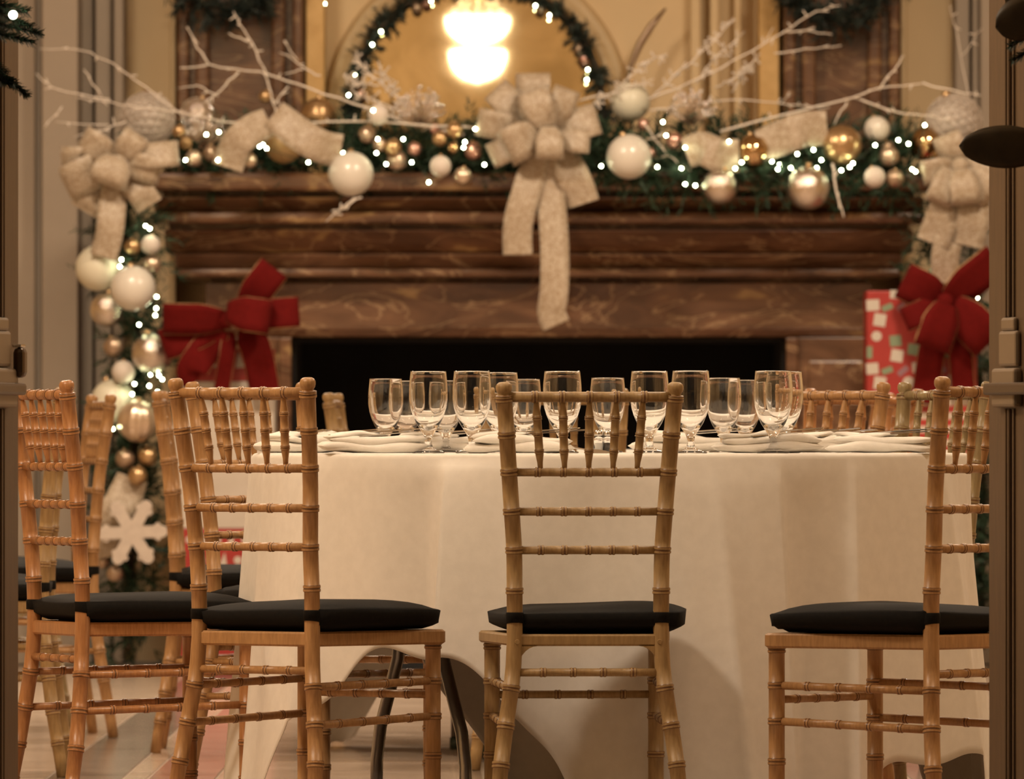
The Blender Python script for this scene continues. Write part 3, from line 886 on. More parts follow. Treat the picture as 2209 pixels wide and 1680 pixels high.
# ------------------------------------------------------------------ greenery
def needles(mb, p, d, L, nl, n, rnd, wd=0.0035):
    """one sprig: stem of length L along d with n needles of length nl"""
    d = d.normalized()
    a = d.cross(Vector((0.31, 0.77, 0.55))).normalized(); b = d.cross(a)
    for i in range(n):
        t = i/n
        q = p + d*(L*t)
        an = rnd.uniform(0, 2*PI)
        o = (a*math.cos(an) + b*math.sin(an))*0.85 + d*0.75
        o.normalize()
        tip = q + o*(nl*rnd.uniform(0.7, 1.1)*(1-0.35*t))
        s = o.cross(d).normalized()*wd
        n0 = len(mb.v)
        mb.v += [tuple(q - s), tuple(q + s), tuple(tip + s*0.4), tuple(tip - s*0.4)]
        mb.f.append((n0, n0+1, n0+2, n0+3))
def garland(name, label, paths, count, spread, seed, mat='pine_needles', sl=0.13, nl=0.045, nn=16, cat='garland', depth=0.10, keep=None, kids_parent=None):
    rnd = random.Random(seed)
    t = thing(name, label, cat) if not kids_parent else kids_parent
    mb = MB(); st = MB()
    for path in paths:
        pts = [Vector(p) for p in path]
        seg = [(pts[i+1]-pts[i]).length for i in range(len(pts)-1)]
        tot = sum(seg)
        st.tube(pts, 0.012, 6)
        for k in range(int(count*tot)):
            q = rnd.uniform(0, tot); i = 0
            while i < len(seg)-1 and q > seg[i]: q -= seg[i]; i += 1
            base = pts[i].lerp(pts[i+1], min(1, q/seg[i]))
            d = Vector((rnd.gauss(0, 1), rnd.gauss(0, 0.7)-0.25, rnd.gauss(0, 1))).normalized()
            o = Vector((rnd.uniform(-1, 1)*spread, rnd.uniform(-1, 0.6)*depth, rnd.uniform(-1, 1)*spread))
            if keep and not keep(base + o + d*sl): continue
            needles(mb, base + o*0.8, d, sl*rnd.uniform(0.7, 1.2), nl, nn, rnd)
    mb.build('foliage', M[mat], t, False)
    st.build('stem', M['pine_stem'], t)
    return t
GD = 31.55
def zmin_keep(z): return lambda p: p.z > z
mg = garland('mantel_garland', 'dark green pine garland lying along the fireplace mantelshelf', [[P(330, 330, 31.9), P(560, 330, 31.85), P(760, 325, 31.85), P(1000, 325, 31.8), P(1180, 320, 31.8),
              P(1400, 330, 31.75), P(1600, 335, 31.75), P(1800, 330, 31.75), P(1990, 325, 31.8)]], 450, 0.085, 1, depth=0.16)
garland('mantel_garland_swag', 'pine garland swag hanging over the right half of the shelf edge', [[P(1260, 350, 31.55), P(1400, 375, 31.52), P(1560, 380, 31.5), P(1750, 378, 31.5), P(1950, 370, 31.55)]], 200, 0.030, 2, depth=0.03)
garland('side_garland', 'dark green pine garland hanging down the left side of the fireplace', [[P(270, 430, 31.6), P(285, 600, 31.6), P(300, 760, 31.6), P(290, 950, 31.6), P(285, 1150, 31.6), P(280, 1400, 31.6)]], 300, 0.10, 3, depth=0.10)
garland('side_garland', 'dark green pine garland hanging down the right side of the fireplace by the red gift', [[P(2030, 400, 31.7), P(2030, 600, 31.7), P(2110, 760, 31.7), P(2120, 1000, 31.7), P(2120, 1400, 31.7)]], 260, 0.09, 4, depth=0.08)
# ring garland inside the mirror's rim
pts = []
for k in range(41):
    a = 2*PI*k/40
    pts.append((MC.x + (rm-0.02)*math.cos(a), 33.06, MC.z + (rm-0.02)*math.sin(a)))
mgar = garland('mirror_garland', 'thin evergreen garland with cones lining the round mirror', [pts], 170, 0.012, 5, 'wreath_needles', 0.05, 0.03, 14, depth=0.03)
rnd = random.Random(3)
for k in range(14):
    a = rnd.uniform(-0.6, PI+0.6)
    c = (MC.x + (rm-0.05)*math.cos(a), 33.06, MC.z + (rm-0.05)*math.sin(a))
    MB().lathe([(0.001,-0.028),(0.014,-0.022),(0.019,-0.008),(0.016,0.008),(0.009,0.02),(0.001,0.028)], 10, c).build('cone', M['champagne_dark'] if k % 3 else M['rose_metal'], mgar)
# wreaths on the pilasters (lower arcs in view)
for px, py, rr, lb in ((490, -75, 105, 'dark evergreen wreath hung on the left marble pilaster, lower edge in view'), (1800, -60, 108, 'dark evergreen wreath hung on the right marble pilaster, lower edge in view')):
    c = P(px, py, 32.85); r2 = rr*32.85/F
    pts = [(c.x + r2*math.cos(2*PI*k/28), 32.72, c.z + r2*math.sin(2*PI*k/28)) for k in range(29)]
    garland('evergreen_wreath', lb, [pts], 300, 0.035, int(px), 'wreath_needles', 0.07, 0.04, 14, 'wreath', depth=0.05)

# garlands round the doorway, nearest the camera
rnd = random.Random(9)
dg = thing('door_garland', 'green fir sprigs with a bulb reaching in at the top left door edge', 'garland')
mb = MB(); st = MB()
xs = X(-40, 17.0)
st.tube([(xs, 17.0, 0.9), (xs, 17.0, 2.4)], 0.012, 6)
for p0, p1 in (((-45,40),(88,72)), ((-45,0),(60,25)), ((-45,110),(58,205)), ((-45,60),(70,90)), ((-45,160),(30,180)), ((-40,10),(70,60))):
    a = P(*p0, 17.0); b = P(*p1, 16.95)
    st.tube([a, b], [0.003, 0.0012], 5)
    needles(mb, a, b-a, (b-a).length*0.98, 0.023, 320, rnd, 0.0016)
mb.build('foliage', M['pine_needles'], dg, False); st.build('stem', M['pine_stem'], dg)
MB().sphere(P(28, 32, 16.93), 0.008, 12, 8).build('bulb', M['fairy_light_warm'], dg)
dg2 = thing('door_garland', 'broad brown magnolia leaves on a fir stem at the right door edge', 'garland')
xs = X(2250, 17.0)
st = MB().tube([(xs, 17.0, 0.9), (xs, 17.0, 2.4)], 0.012, 6)
mb = MB()
for p0, p1 in (((2255,90),(2185,130)), ((2255,60),(2178,100)), ((2255,330),(2200,345))):
    a = P(*p0, 17.0); b = P(*p1, 16.97)
    st.tube([a, b], [0.003, 0.0012], 5)
    needles(mb, a, b-a, (b-a).length*0.98, 0.020, 220, rnd, 0.0015)
mb.build('foliage', M['pine_needles'], dg2, False); st.build('stem', M['pine_stem'], dg2)
def leaf(tip, root, wpx, d, parent, curl=0.012, name='leaf'):
    a = P(*root, d); b = P(*tip, d - 0.02)
    ax = (b-a); L = ax.length; ax.normalize()
    sd = Vector((0,-1,0)).cross(ax).normalized()
    n = 14; vs = []; fs = []
    hw = wpx*0.5*d/F
    for i in range(n+1):
        t = i/n
        wv = hw*(math.sin(PI*min(1, t**0.95))**0.5 if 0 < t < 1 else 0.02)
        for k in range(7):
            u = -1+2*k/6
            vs.append(a + ax*(L*t) + sd*(wv*u) + Vector((0, -curl*(1-u*u)*math.sin(PI*t) + (0.0012 if k == 3 else 0), 0)))
    for i in range(n):
        for k in range(6):
            fs.append((i*7+k, i*7+k+1, (i+1)*7+k+1, (i+1)*7+k))
    o = link(name, mesh(name, vs, fs, M['leaf_brown']), parent)
    sm = o.modifiers.new('th', 'SOLIDIFY'); sm.thickness = 0.0012
leaf((2069, 315), (2262, 318), 92, 16.9, dg2)
leaf((2148, 60), (2262, 20), 95, 16.9, dg2)
leaf((2170, -40), (2270, 40), 90, 16.92, dg2)

# ------------------------------------------------------------------ ornaments
def fluted_mesh():
    mb = MB(); n = 48; vs = []; fs = []
    for j in range(17):
        a = PI*j/16
        for i in range(n):
            b_ = 2*PI*i/n
            r = math.sin(a)*(1 - 0.10*abs(math.sin(6*b_))*math.sin(a))
            vs.append((r*math.cos(b_), r*math.sin(b_), math.cos(a)*1.05))
    for j in range(16):
        for i in range(n):
            fs.append((j*n+i, (j+1)*n+i, (j+1)*n+(i+1) % n, j*n+(i+1) % n))
    return mesh('bauble', vs, fs, M['champagne'])
def striped_mesh():
    pr = []
    for j in range(65):
        a = PI*j/64
        r = 1.0 - (0.035 if (0.9 < a < 1.5 and int(a*26) % 3 == 0) else 0)
        pr.append((r*math.sin(a)+0.0005, r*math.cos(a)))
    return MB().lathe(pr, 32).me('bauble', M['gold_satin'])
OM = {}
def ball(mt):
    if mt not in OM:
        if mt == 'fluted': OM[mt] = fluted_mesh()
        elif mt == 'striped': OM[mt] = striped_mesh()
        else: OM[mt] = MB().sphere((0,0,0), 1.0, 32, 20).me('bauble', M[mt])
    return OM[mt]
CAP = MB().lathe([(0.0005,1.17),(0.09,1.16),(0.13,1.12),(0.15,0.97),(0.15,0.95)], 14).me('cap', M['gold_satin'])
def net_mesh():
    bm = bmesh.new()
    bmesh.ops.create_icosphere(bm, subdivisions=3, radius=1.0)
    mb = MB()
    for e in bm.edges:
        a, b_ = e.verts[0].co*1.02, e.verts[1].co*1.02
        mb.tube([a, b_], 0.022, 4, False)
    bm.free()
    return mb
NETW = net_mesh().me('net', M['felt_white'])
NETS = net_mesh().me('net', M['crystal_bead'])
orn = [
 (318,258,118,'net_white',31.60,'big white netted ball on the left end of the mantel'),
 (425,246,72,'net_silver',31.75,'silver netted ball beside the big white netted ball'),
 (386,283,28,'gold_satin',31.45,'small copper gold bauble below the big white netted ball'),
 (418,341,36,'champagne',31.48,'small pearly champagne bauble on the shelf just right of the left ribbon bow'),
 (401,309,28,'gold_matte',31.55,'tiny glittered gold bauble above the small champagne bauble at left'),
 (455,330,36,'champagne_dark',31.55,'dull champagne bauble left of the first ribbon streamer'),
 (539,347,32,'champagne',31.48,'small champagne bauble at the foot of the first ribbon streamer'),
 (572,208,28,'gold_satin',31.6,'small gold bauble high on the garland in front of the left pilaster'),
 (612,312,80,'gold_matte',31.60,'large matte gold bauble between the two left ribbon streamers'),
 (686,250,78,'striped',31.75,'large gold bauble with grooved stripes behind the second ribbon streamer'),
 (757,375,97,'pearl_white',31.42,'large pearly white ball hanging below the shelf at left'),
 (816,247,46,'matte_white',31.45,'white ball standing high in front of the mirror rim at left'),
 (792,290,38,'champagne',31.55,'champagne bauble under the high white ball left of the mirror'),
 (819,312,30,'champagne',31.50,'small champagne bauble beside a bright light right of the large white ball'),
 (847,318,38,'gold_satin',31.48,'gold bauble above a champagne bauble left of the mirror centre'),
 (856,346,44,'champagne',31.52,'champagne bauble resting on the shelf edge below a gold one'),
 (894,321,30,'rose_metal',31.5,'small rose bauble between gold clusters left of the centre bow'),
 (938,277,26,'rose_metal',31.55,'tiny rose bauble above the gold cluster beside the centre bow'),
 (981,281,36,'gold_satin',31.45,'upper gold bauble of the cluster left of the centre bow'),
 (949,299,34,'gold_satin',31.47,'left gold bauble of the cluster left of the centre bow'),
 (978,319,26,'gold_shiny',31.46,'lowest gold bauble of the cluster left of the centre bow'),
 (1021,325,40,'rose_metal',31.50,'rose bauble touching the left side of the centre bow'),
 (950,358,46,'matte_white',31.42,'white ball hanging at the shelf edge left of the centre bow'),
 (998,380,40,'champagne',31.44,'champagne bauble hanging just below the shelf edge left of the centre bow'),
 (1357,338,97,'pearl_white',31.42,'large pearly white ball hanging right of the centre bow'),
 (1360,219,86,'cream_satin',31.70,'frosted cream ball standing on the garland above the large white ball'),
 (1388,268,26,'rose_metal',31.5,'rose bud bauble between the frosted and the white ball'),
 (1455,304,38,'rose_metal',31.48,'rose bauble right of the large white ball'),
 (1405,330,22,'rose_metal',31.5,'tiny rose bauble at the right edge of the large white ball'),
 (1627,325,74,'gold_shiny',31.45,'large shiny gold bauble right of the third ribbon streamer'),
 (1553,402,78,'mercury_silver',31.40,'silvered glass ball hanging below the shelf under the third streamer'),
 (1743,405,95,'mercury_silver',31.38,'largest silvered glass ball hanging below the shelf at right'),
 (1816,312,86,'striped_big',31.45,'gold bauble with striped crown at the right of the mantel'),
 (1892,278,56,'pearl_white',31.55,'white ball high on the garland right of the striped gold bauble'),
 (1918,337,44,'champagne',31.50,'champagne bauble above the pair at the right end of the shelf'),
 (1915,318,30,'champagne_dark',31.55,'small champagne bauble under the white ball at the right end'),
 (1887,382,46,'matte_white',31.42,'white ball at the shelf edge near the right ribbon bow'),
 (1930,385,40,'champagne_dark',31.44,'dull champagne bauble beside the white ball near the right bow'),
 (2003,310,76,'gold_shiny',31.6,'shiny gold bauble under the right netted ball'),
 (2058,264,122,'net_white',31.62,'big white netted ball on the right end of the mantel'),
 (213,578,100,'cream_satin',31.50,'large cream ball at the top of the left hanging garland'),
 (287,622,98,'pearl_white',31.36,'large white ball overlapping the cream one on the left garland'),
 (286,532,36,'gold_satin',31.45,'small gold bauble above the large white ball on the left garland'),
 (325,528,42,'matte_white',31.44,'small white ball beside the marble cornice on the left garland'),
 (328,570,40,'champagne',31.47,'champagne bauble under the small white ball on the left garland'),
 (231,668,74,'mercury_silver',31.48,'silvered glass ball under the cream ball on the left garland'),
 (328,762,90,'mercury_silver',31.42,'large gilded glass ball beside the left red bow'),
 (245,748,44,'champagne_dark',31.48,'dull rose champagne bauble left of the large gilded glass ball'),
 (266,802,50,'matte_white',31.44,'white ball low on the left garland below the gilded glass ball'),
 (244,866,96,'cream_satin',31.50,'big glowing cream ball behind the leaning chair'),
 (297,908,88,'fluted',31.40,'fluted copper gold bauble on the left garland beside the edge-on chair'),
 (270,990,42,'champagne_dark',31.44,'left bauble of the bronze trio on the left garland'),
 (319,984,44,'gold_satin',31.44,'right bauble of the bronze trio on the left garland'),
 (297,1026,42,'gold_satin',31.40,'lowest bauble of the bronze trio on the left garland'),
 (248,1237,36,'champagne_dark',31.42,'dim bronze bauble low down under the white snowflake'),
 (222,1212,30,'champagne_dark',31.46,'small dim bauble left of the low bronze one'),
]
for px, py, dia, mt, d, lb in orn:
    r = dia*0.5*d/F
    c = P(px, py, d)
    t = thing('bauble', lb, 'ornament', c, random.uniform(0, 3), 'baubles on the fireplace garlands')
    t.rotation_euler = (random.uniform(-0.3, 0.3), random.uniform(-0.3, 0.3), random.uniform(0, 6))
    if mt.startswith('net'):
        a = link('globe', ball('matte_white' if mt == 'net_white' else 'champagne'), t); a.scale = (r*0.93,)*3
        a = link('net', NETW if mt == 'net_white' else NETS, t); a.scale = (r,)*3
    elif mt == 'striped_big':
        t.rotation_euler = (R(75), 0, R(25))
        a = link('globe', ball('striped'), t); a.scale = (r,)*3
    else:
        a = link('globe', ball(mt), t); a.scale = (r,)*3
    cp = link('cap', CAP, t); cp.scale = (r,)*3

# fairy lights: bulbs on a dark wire
def lights(name, label, px, d0, wire=True):
    t = thing(name, label, 'string lights')
    bm_ = MB().sphere((0,0,0), 0.0044, 10, 7).me('bulb', M['fairy_light'])
    pts = []
    for p in px:
        d = p[2] if len(p) > 2 else d0
        c = P(p[0], p[1], d)
        o = link('bulb', bm_, t); o.location = c
        pts.append(c + Vector((0, 0.012, 0)))
    if wire: MB().tube(pts, 0.0015, 4).build('wire', M['wire_dark'], t)
lights('string_lights', 'warm white fairy lights threaded through the left half of the mantel garland', [(400,345),(445,290),(472,285),(480,300),(470,345),(560,316),(567,312),(575,320),(665,350),(690,345),
       (740,330),(805,238),(815,300),(812,330),(833,354),(888,350),(870,300),(925,393),(1003,306),(1000,318),(1025,278),(1045,355)], 31.42)
lights('string_lights', 'warm white fairy lights threaded through the right half of the mantel garland', [(1297,358),(1340,300),(1418,360),(1430,263),(1437,292),(1478,318),(1470,363),(1478,397),(1500,400),(1528,400),(1573,305),(1570,375),(1586,363),(1600,350),
       (1665,348),(1682,355),(1678,365),(1706,362),(1720,332),(1755,323),(1772,345),(1762,362),(1815,367),(1833,360),(1840,352),(1888,313),(1938,302),(1960,310),(1968,365),(1975,370),(1995,270)], 31.40)
lights('string_lights', 'fairy lights glowing among the balls of the left hanging garland', [(314,487),(323,493),(262,560),(258,575),(338,640),(337,665),(335,680),(300,700),(352,790),(350,818),(343,810),(322,832),(325,808),(290,828),(340,845),(243,925),(240,925),(285,850)], 31.42)
lights('string_lights', 'fairy lights on the right hanging garland behind the red bow', [(2013,577),(2016,585),(2050,610),(2108,642),(2125,560),(2080,800),(2075,815)], 31.55)
lights('string_lights', 'small lights on the garland around the round mirror', [(1155,12),(1185,33),(1268,150),(1266,172),(822,68),(803,96),(752,205),(765,160),(700,8),(930,2)], 32.98, False)

# ------------------------------------------------------------------ ribbons and bows
def sheet(name, path, wv, mat, parent, th=0.0012):
    n = len(path); vs = []; fs = []
    for i in range(n):
        for k in range(5):
            u = -1+2*k/4
            vs.append(path[i] + wv[i]*u)
    for i in range(n-1):
        for k in range(4):
            fs.append((i*5+k, i*5+k+1, (i+1)*5+k+1, (i+1)*5+k))
    o = link(name, mesh(name, vs, fs, mat), parent)
    s = o.modifiers.new('th', 'SOLIDIFY'); s.thickness = th
    return o
def loop(parent, base, tip, wpx, d, mat, H=0.35, tilt=0.25, dd=0.0, name='loop'):
    a = P(*base, d); b = P(*tip, d)
    out = b-a; L = out.length; out.normalize()
    perp = Vector((0,-1,0)).cross(out).normalized()
    hw = wpx*0.5*d/F
    path = []; wv = []
    n = 30
    for i in range(n+1):
        s = i/n
        o = L*(1-math.cos(2*PI*s))/2
        o = L*(o/L)**0.8
        y = -H*L*math.sin(2*PI*s)*(0.6+0.4*math.sin(PI*s)) + dd
        path.append(a + out*o + Vector((0, y, 0)))
        wd = hw*(0.50+0.50*min(1, math.sin(PI*s)*1.8))
        wv.append((perp*math.cos(tilt) + Vector((0,1,0))*math.sin(tilt))*wd)
    return sheet(name, path, wv, mat, parent)
def tail(parent, pts, wpx, d, mat, name='tail', wave=0.012, dd=0.0, w0=0.6):
    P3 = [P(*p, d) for p in pts]
    path = []; wv = []
    n = 26
    m = len(P3)-1
    for i in range(n+1):
        t = i/n*m
        k = min(m-1, int(t)); f = t-k
        p0 = P3[max(0,k-1)]; p1 = P3[k]; p2 = P3[k+1]; p3 = P3[min(m,k+2)]
        q = 0.5*((2*p1) + (p2-p0)*f + (2*p0-5*p1+4*p2-p3)*f*f + (3*p1-p0-3*p2+p3)*f**3)
        path.append(q + Vector((0, dd + wave*math.sin(7*i/n+1), 0)))
    for i in range(n+1):
        tg = (path[min(n,i+1)] - path[max(0,i-1)]); tg.y = 0; tg.normalize()
        perp = Vector((0,-1,0)).cross(tg).normalized()
        hw = wpx*0.5*d/F*(w0 + (1-w0)*min(1, i/n*4))
        wv.append(perp*hw + Vector((0, 0.15*hw*math.sin(5*i/n), 0)))
    return sheet(name, path, wv, mat, parent)
rc = M['ribbon_champagne']
t = thing('ribbon_bow', 'big champagne ribbon bow with long tails at the centre of the mantel', 'bow', P(1165, 300, 31.4))
t.location = (0,0,0)
D = 31.42
for base, tip, wp, dd, H, tl in (((1150,250),(1150,158),78,0.02,0.25,0.3), ((1140,265),(1068,192),66,0.02,0.3,-0.3), ((1140,285),(1030,262),62,0.01,0.25,0.3), ((1140,300),(1058,338),58,0.01,0.3,-0.3),
        ((1195,275),(1225,192),62,0.01,0.3,-0.35), ((1200,280),(1290,255),72,0.02,0.28,0.3), ((1205,300),(1272,305),56,-0.02,0.3,0.3), ((1160,275),(1150,200),72,-0.04,0.35,0.25),
        ((1180,280),(1150,195),68,-0.05,0.3,-0.2), ((1160,285),(1090,325),84,-0.06,0.4,0.3), ((1185,275),(1186,345),60,-0.08,0.4,0.15)):
    loop(t, base, tip, wp, D, rc, H, tl, dd)
tail(t, [(1165,320),(1140,400),(1118,480),(1117,550)], 64, D, rc, dd=-0.01)
tail(t, [(1178,320),(1186,400),(1196,520),(1196,620),(1190,672),(1200,702)], 62, D, rc, dd=0.0)
tail(t, [(1195,310),(1225,360),(1245,400),(1258,440)], 72, D, rc, dd=0.015)
MB().sphere(P(1172, 290, D-0.03), 0.035, 14, 10).build('knot', rc, t)
t = thing('ribbon_bow', 'champagne ribbon bow on the left corner of the mantel above the cream ball', 'bow')
D = 31.40
for base, tip, wp, dd, H, tl in (((250,345),(175,300),70,-0.01,0.35,0.35), ((245,350),(140,400),84,0.02,0.3,0.4), ((250,350),(130,350),70,0.03,0.3,0.35), ((262,345),(300,290),64,-0.02,0.45,-0.35),
        ((270,340),(385,330),58,0.0,0.3,0.3), ((262,350),(345,372),64,0.0,0.35,-0.3), ((255,340),(232,400),84,-0.06,0.45,0.3)):
    loop(t, base, tip, wp, D, rc, H, tl, dd)
tail(t, [(270,370),(300,410),(322,445)], 62, D, rc)
tail(t, [(245,380),(242,450),(236,505),(222,555)], 60, D, rc, dd=-0.01)
tail(t, [(235,370),(195,430),(180,455)], 70, D, rc, dd=0.02)
MB().sphere(P(255, 348, D-0.02), 0.030, 14, 10).build('knot', rc, t)
t = thing('ribbon_bow', 'champagne ribbon bow on the right corner of the mantel beside the right door', 'bow')
D = 31.42
for base, tip, wp, dd, H, tl in (((2060,360),(1990,375),56,0.0,0.3,0.3), ((2050,365),(2022,440),60,-0.03,0.4,0.2), ((2075,365),(2082,442),66,-0.05,0.4,0.2), ((2090,365),(2140,430),66,-0.02,0.4,-0.3),
        ((2065,350),(2040,290),64,0.02,0.3,0.3), ((2085,350),(2130,300),64,0.02,0.3,-0.3), ((2085,360),(2170,365),60,0.0,0.3,0.2)):
    loop(t, base, tip, wp, D, rc, H, tl, dd)
tail(t, [(2060,390),(2040,450),(2012,525)], 74, D, rc, dd=0.0)
tail(t, [(2090,390),(2100,460),(2085,530)], 70, D, rc, dd=-0.01)
tail(t, [(2075,400),(2060,480),(2040,550),(2045,610)], 62, D, rc, dd=0.02)
MB().sphere(P(2072, 358, D-0.02), 0.030, 14, 10).build('knot', rc, t)
for lb, pts, wp in (('champagne ribbon streamer curling over the shelf left of the matte gold bauble', [(580,262),(545,280),(510,310),(490,362)], 68),
                    ('champagne ribbon streamer draped over the garland between two gold baubles at left', [(590,245),(640,285),(690,315),(735,325)], 72),
                    ('champagne ribbon streamer ruffled above the small hanging silvered ball', [(1480,330),(1515,320),(1550,335),(1595,335)], 72),
                    ('champagne ribbon streamer ruffled between the shiny gold and striped baubles', [(1640,315),(1690,295),(1730,280),(1785,275)], 76),
                    ('champagne ribbon hanging beside the white snowflake low on the left garland', [(285,1030),(265,1080),(235,1130),(245,1200)], 75)):
    o = tail(None, pts, wp, 31.40, rc, 'ribbon_streamer', 0.02, 0.0, 0.9)
    tag(o, lb, 'ribbon', 'ribbon streamers in the garlands')

# snowflake on the left garland
sf = thing('snowflake_ornament', 'flat white felt snowflake hung low on the left garland', 'ornament', P(285, 1148, 31.36))
kx = 31.36/F
def bar(a, b_, wpx, th=0.006):
    a = Vector((a[0], 0, a[1]))*kx; b_ = Vector((b_[0], 0, b_[1]))*kx
    d = (b_-a); L = d.length; d.normalize(); s = Vector((0,1,0)).cross(d)
    hw = wpx*0.5*kx
    vs = []; n = 8
    for y in (-th, th):
        for k in range(n+1):
            an = PI*k/n
            vs.append(b_ + s*(hw*math.cos(an)) + d*(hw*math.sin(an)) + Vector((0,y,0)))
        vs += [a - s*hw + Vector((0,y,0)), a + s*hw + Vector((0,y,0))]
    m = n+3
    fs = [tuple(range(m)), tuple(range(2*m-1, m-1, -1))] + [(i, i+m, (i+1) % m+m, (i+1) % m) for i in range(m)]
    return vs, fs
for k in range(6):
    a = R(60*k + 2)
    vs, fs = bar((0,0), (64*math.cos(a), 64*math.sin(a)), 26, 0.006 + 0.0006*k)
    link('arm', mesh('arm', vs, fs, M['felt_white'], False), sf)
    c = (44*math.cos(a), 44*math.sin(a))
    for sg in (-1, 1):
        q = (c[0]+18*math.cos(a+sg*R(48)), c[1]+18*math.sin(a+sg*R(48)))
        vs, fs = bar(c, q, 12, 0.0052 - 0.0003*sg)
        link('barb', mesh('barb', vs, fs, M['felt_white'], False), sf)

# ------------------------------------------------------------------ wrapped gifts with red velvet bows
def gift(label, px0, px1, py0, py1, d, depth, paper, name='gift_box'):
    z0 = Z(py1, d) if py1 else 0.0
    z1 = Z(py0, d)
    x0, x1 = X(px0, d), X(px1, d)
    t = thing(name, label, 'gift', ((x0+x1)/2, d, max(0.0, z0)))
    hw = (x1-x0)/2
    MB().box(-hw, hw, 0, depth, 0, z1-max(0.0, z0)).build('box', M[paper], t, False, bevel=0.004)
    return t, hw, z1-max(0.0, z0)
PRN = {}
def prints(t, cells, mat, sh=0):
    for (x, z, wd, ht, rot) in cells:
        key = (mat, sh)
        if key not in PRN:
            q = [(-.5,-.5),(.5,-.5),(.5,.5),(-.5,.5)] if sh == 0 else ([(-.5,-.5),(.5,-.5),(0,.5)] if sh == 1 else [(.5*math.cos(2*PI*k/14), .5*math.sin(2*PI*k/14)) for k in range(14)])
            n = len(q)
            PRN[key] = mesh('paper_print', [(a, 0, b_) for a, b_ in q] + [(a, 0.0012, b_) for a, b_ in q], [tuple(range(n)), tuple(range(2*n-1, n-1, -1))] + [(i, i+n, (i+1) % n+n, (i+1) % n) for i in range(n)], M[mat], False)
        o = link('paper_print', PRN[key], t)
        o.location = (x, -0.0010, z); o.scale = (wd, 1, ht); o.rotation_euler = (0, -rot, 0)
def red_bow(t, base, loops, tails, d):
    inv = Matrix.Translation(t.location).inverted()
    made = []
    for a, b_, wp, dd, H, tl in loops: made.append(loop(t, a, b_, wp, d, M['velvet_red'], H, tl, dd, 'bow_loop'))
    for pts, wp, dd in tails: made.append(tail(t, pts, wp, d, M['velvet_red'], 'bow_tail', 0.012, dd, 0.5))
    for o in made:
        o.location = -Vector(t.location)
        # wired gold edge on both sides of the ribbon
        me = o.data; n = len(me.vertices)//5
        mb = MB()
        for k in (0, 4):
            mb.tube([me.vertices[i*5+k].co for i in range(n)], 0.0011, 5)
        mb.build('wired_edge', M['gold_cord'], o)
    kb = MB().sphere(P(*base, d-0.03), 0.03, 14, 10).build('bow_knot', M['velvet_red'], t)
    kb.location = -Vector(t.location)
d = 31.35
k_ = d/F
rnd = random.Random(4)
def tree_print(t, H, rows):
    for j in range(rows):
        for i in range(6):
            x = (-75+30*i+(14 if j % 2 else 0))*k_
            if (i+j) % 2: prints(t, [(x, H-(24+44*j)*k_, 20*k_, 34*k_, rnd.uniform(-0.15, 0.15))], 'paper_white', 1)
            else: prints(t, [(x, H-(24+44*j)*k_, 17*k_, 17*k_, 0)], 'paper_white', 2)
tb, hw, H = gift('red gift box with white trees at the bottom of the left gift stack', 378, 590, 1140, None, d, 0.26, 'paper_red')
tree_print(tb, H, 5)
tb, hw, H = gift('tall pale wrapped gift box in the middle of the left gift stack', 374, 592, 822, 1140, d, 0.28, 'paper_white')
t, hw, H = gift('red gift box with white trees and a large velvet bow, left of the hearth', 412, 590, 752, 822, d, 0.26, 'paper_red')
tree_print(t, H, 1)
red_bow(t, (490, 690),
   [((490,690),(352,688),70,-0.03,0.22,0.35), ((525,665),(592,578),72,0.0,0.28,-0.3), ((540,680),(645,672),66,0.0,0.25,0.2), ((490,672),(585,685),74,-0.09,0.42,0.15),
    ((480,700),(350,745),70,0.01,0.2,-0.2)],
   [([(480,710),(440,760),(415,800),(428,815)],68,-0.03), ([(497,715),(490,770),(478,840)],34,-0.02), ([(530,705),(555,760),(572,850)],66,-0.02)], 31.30)
d = 31.30
# lower striped box then the red envelope-print box on it
t1, hw1, H1 = gift('red and white striped gift box under the red envelope-print gift', 1916, 2090, 852, None, d, 0.28, 'paper_stripe')
t, hw, H = gift('red gift box printed with envelopes and a big red bow, right of the hearth', 1870, 2108, 627, 852, d, 0.30, 'paper_red')
k_ = d/F
def cell(px, py, wd, ht, rot): return ((px-1989)*k_, (852-py)*k_, wd*k_, ht*k_, rot)
prints(t, [cell(1883,658,28,24,0.05), cell(1898,690,26,27,-0.15), cell(1934,635,28,18,-0.05), cell(1935,767,26,26,-0.15), cell(1882,795,26,24,0.08), cell(1898,826,26,27,-0.12), cell(1980,792,24,22,0.1), cell(2085,800,20,24,0.1), cell(1985,670,26,26,0.1), cell(2040,720,26,26,-0.1), cell(2060,820,26,26,0.1)], 'paper_white')
prints(t, [cell(1914,663,24,13,0.4), cell(1932,735,25,24,0.1), cell(1876,760,12,26,0), cell(1972,754,28,24,-0.15), cell(1914,799,24,13,0.35), cell(2050,760,24,20,0.2)], 'paper_green')
prints(t, [cell(1948,800,26,12,0.7), cell(1945,663,20,14,0.7), cell(2030,800,22,12,0.5)], 'paper_slate')
prints(t, [cell(1891,725,22,22,0), cell(1960,825,26,26,0)], 'paper_white', 2)
red_bow(t, (2040, 650),
   [((2035,648),(1948,604),84,0.0,0.28,0.35), ((2045,645),(2150,560),84,-0.02,0.3,-0.45), ((2030,655),(1950,690),56,0.0,0.35,-0.3), ((2040,655),(2008,752),84,-0.06,0.25,0.35), ((2052,655),(2135,740),92,-0.02,0.28,-0.35)],
   [([(2030,670),(2010,760),(1995,870)],58,0.03), ([(2050,670),(2070,750),(2080,850)],50,0.03)], 31.22)

